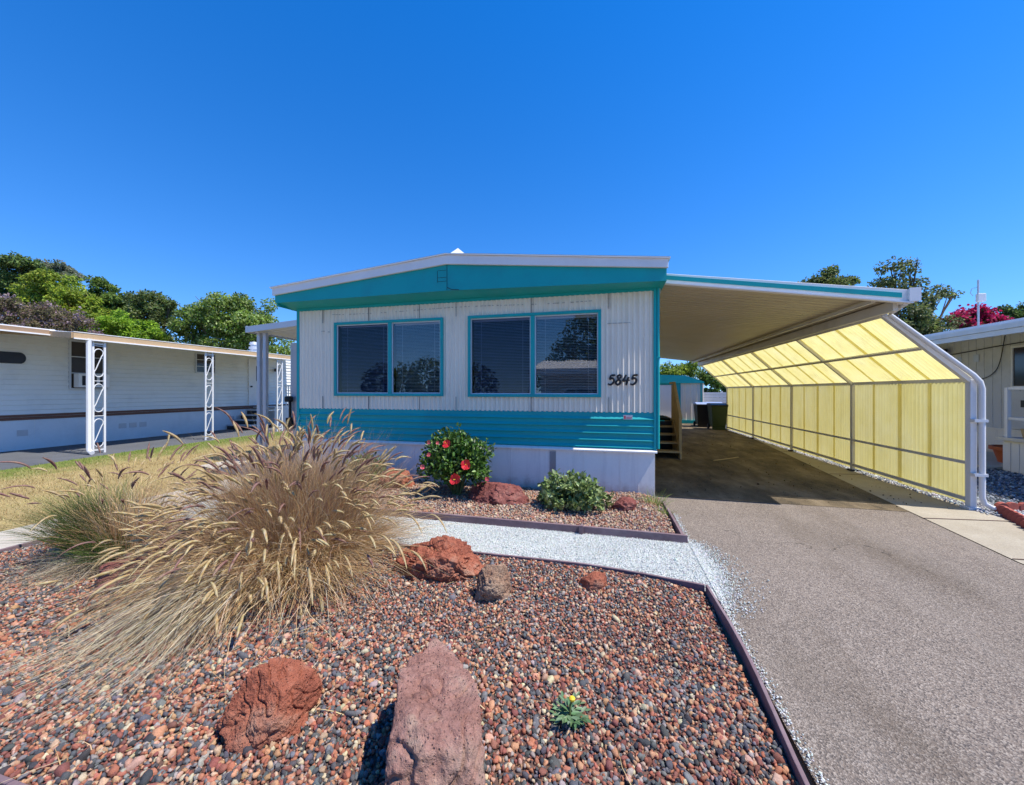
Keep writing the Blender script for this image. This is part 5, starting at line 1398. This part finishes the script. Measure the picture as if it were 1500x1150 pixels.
backtree('tall tree beside the carport across the street, mirrored in the right window', -1.5, -22, [(0,0,5.5,2.6),(-1.6,0,4.2,2.0),(2.6,.3,5.2,2.6),(1.2,0,8.0,2.4),(3.2,0,7.6,2.2),(-3.4,0,2.8,1.6)], 6500, .3, G_DK, [3,3,2,2])
bc = thing('carport', 'white carport with scalloped fascia across the street, mirrored in the right window', 'carport', (-1.5, -15, 0))
b = MB()
for k in range(28):
    xa = -5.2 + k * .3
    b.add([(xa, -13.5, 2.98), (xa + .24, -13.5, 2.98), (xa + .24, -19, 3.95), (xa, -19, 3.95)], [(0,1,2,3)])
    b.add([(xa + .24, -13.5, 2.98), (xa + .27, -13.5, 3.08), (xa + .27, -19, 4.05), (xa + .24, -19, 3.95)], [(0,1,2,3)])
    b.add([(xa + .27, -13.5, 3.08), (xa + .30, -13.5, 2.98), (xa + .30, -19, 3.95), (xa + .27, -19, 4.05)], [(0,1,2,3)])
b.build('roof_panel', M['roofmetal'], bc, fix=False)
b = MB()
for k in range(28): b.prism([(-5.2 + k*.3, 2.72), (-5.2 + k*.3 + .15, 2.62), (-5.2 + k*.3 + .29, 2.72), (-5.2 + k*.3 + .29, 3.05), (-5.2 + k*.3, 3.05)], 'y', -13.5, -13.46)
b.build('fascia', M['fascia'], bc)
for x in (-5.1, -1.0, 3.1):
    b = MB(); b.box(x - .05, x + .05, -13.7, -13.6, -.02, 3.0); b.build('post', M['white'], bc)
b = MB(); b.box(-5.2, 3.2, -19.1, -19.0, -.02, 3.0); b.build('rear_wall', M['nsiding'], bc)
car = thing('parked_car', 'white estate car parked under the carport across the street', 'car', (-2.2, -15.2, 0))
prof = [(-2.3, .45), (-2.25, .95), (-1.3, 1.12), (-.55, 1.74), (1.5, 1.77), (2.1, 1.2), (2.2, .5)]
M['car'] = paint('white_car_paint', (.78, .79, .80), .25, .03, 2, 0, spec=.6)
b = MB(); b.prism([(-2.2 + x, z) for x, z in prof] + [(-2.2 + 2.2, .25), (-2.2 - 2.3, .25)], 'y', -16.1, -14.4); cb = b.build('body', M['car'], car, bevel=.08)
b = MB()
for a, e in ((-.9, .1), (.18, 1.0), (1.08, 1.75)):
    b.prism([(-2.2 + max(a, -1.15), 1.16), (-2.2 + e, 1.16), (-2.2 + min(e, 1.55), 1.66), (-2.2 + max(a + .48 if a < 0 else a, -.5), 1.66)], 'y', -14.4, -14.385)
b.build('side_glass', M['black'], car)
for x in (-1.45, 1.35):
    for y in (-16.05, -14.48):
        b = MB(); b.tube([(-2.2 + x, y - .1, .33), (-2.2 + x, y + .1, .33)], .34, 20); wl_ = b.build('wheel', M['rubber'], car)
        b = MB(); b.tube([(-2.2 + x, y - .11, .33), (-2.2 + x, y + .11, .33)], .20, 14); b.build('rim', M['galv'], wl_)

# ================================================================== SKY, SUN, CAMERA
LIGHT = Vector((-1.0, .10, -1.85)).normalized()
elev = math.asin(-LIGHT.z); azim = math.atan2(-LIGHT.x, -LIGHT.y)
w = bpy.data.worlds.new('World'); SC.world = w; w.use_nodes = True
nt = w.node_tree; bg = nt.nodes['Background']
sky = nt.nodes.new('ShaderNodeTexSky'); sky.sky_type = 'NISHITA'; sky.sun_disc = False
sky.sun_elevation = elev; sky.sun_rotation = azim
sky.air_density = 1.0; sky.dust_density = 0; sky.ozone_density = 2.0; sky.altitude = 0
hs = nt.nodes.new('ShaderNodeHueSaturation'); hs.inputs['Hue'].default_value = .511; hs.inputs['Saturation'].default_value = 1.42; hs.inputs['Value'].default_value = .87
tc = nt.nodes.new('ShaderNodeTexCoord'); mp = nt.nodes.new('ShaderNodeMapping'); mp.inputs['Location'].default_value = (0, 0, .115); mp.inputs['Scale'].default_value = (1, 1, .9)
nv = nt.nodes.new('ShaderNodeVectorMath'); nv.operation = 'NORMALIZE'
nt.links.new(tc.outputs['Generated'], mp.inputs['Vector']); nt.links.new(mp.outputs[0], nv.inputs[0]); nt.links.new(nv.outputs[0], sky.inputs['Vector'])
nt.links.new(sky.outputs[0], hs.inputs['Color']); nt.links.new(hs.outputs[0], bg.inputs['Color']); bg.inputs['Strength'].default_value = .15
sl = bpy.data.lights.new('sun', 'SUN'); sl.energy = 3.6; sl.angle = math.radians(.5); sl.color = (1, .95, .87)
so2 = bpy.data.objects.new('sun', sl); COL.objects.link(so2); so2.rotation_euler = LIGHT.to_track_quat('-Z', 'Y').to_euler(); so2.location = (20, 0, 40)
cd = bpy.data.cameras.new('camera'); cd.sensor_width = 36; cd.lens = F_PX / 1500 * 36; cd.clip_end = 2000; cd.clip_start = .05
cd.shift_y = -2 / 1500
co = bpy.data.objects.new('camera', cd); COL.objects.link(co); co.location = (0, 0, CAM_H); co.rotation_euler = (PI / 2, 0, YAW)
SC.camera = co
SC.view_settings.view_transform = 'Standard'; SC.view_settings.look = 'None'; SC.view_settings.exposure = .90; SC.view_settings.gamma = 1
SC.cycles.max_bounces = 8
SC.cycles.transparent_max_bounces = 12
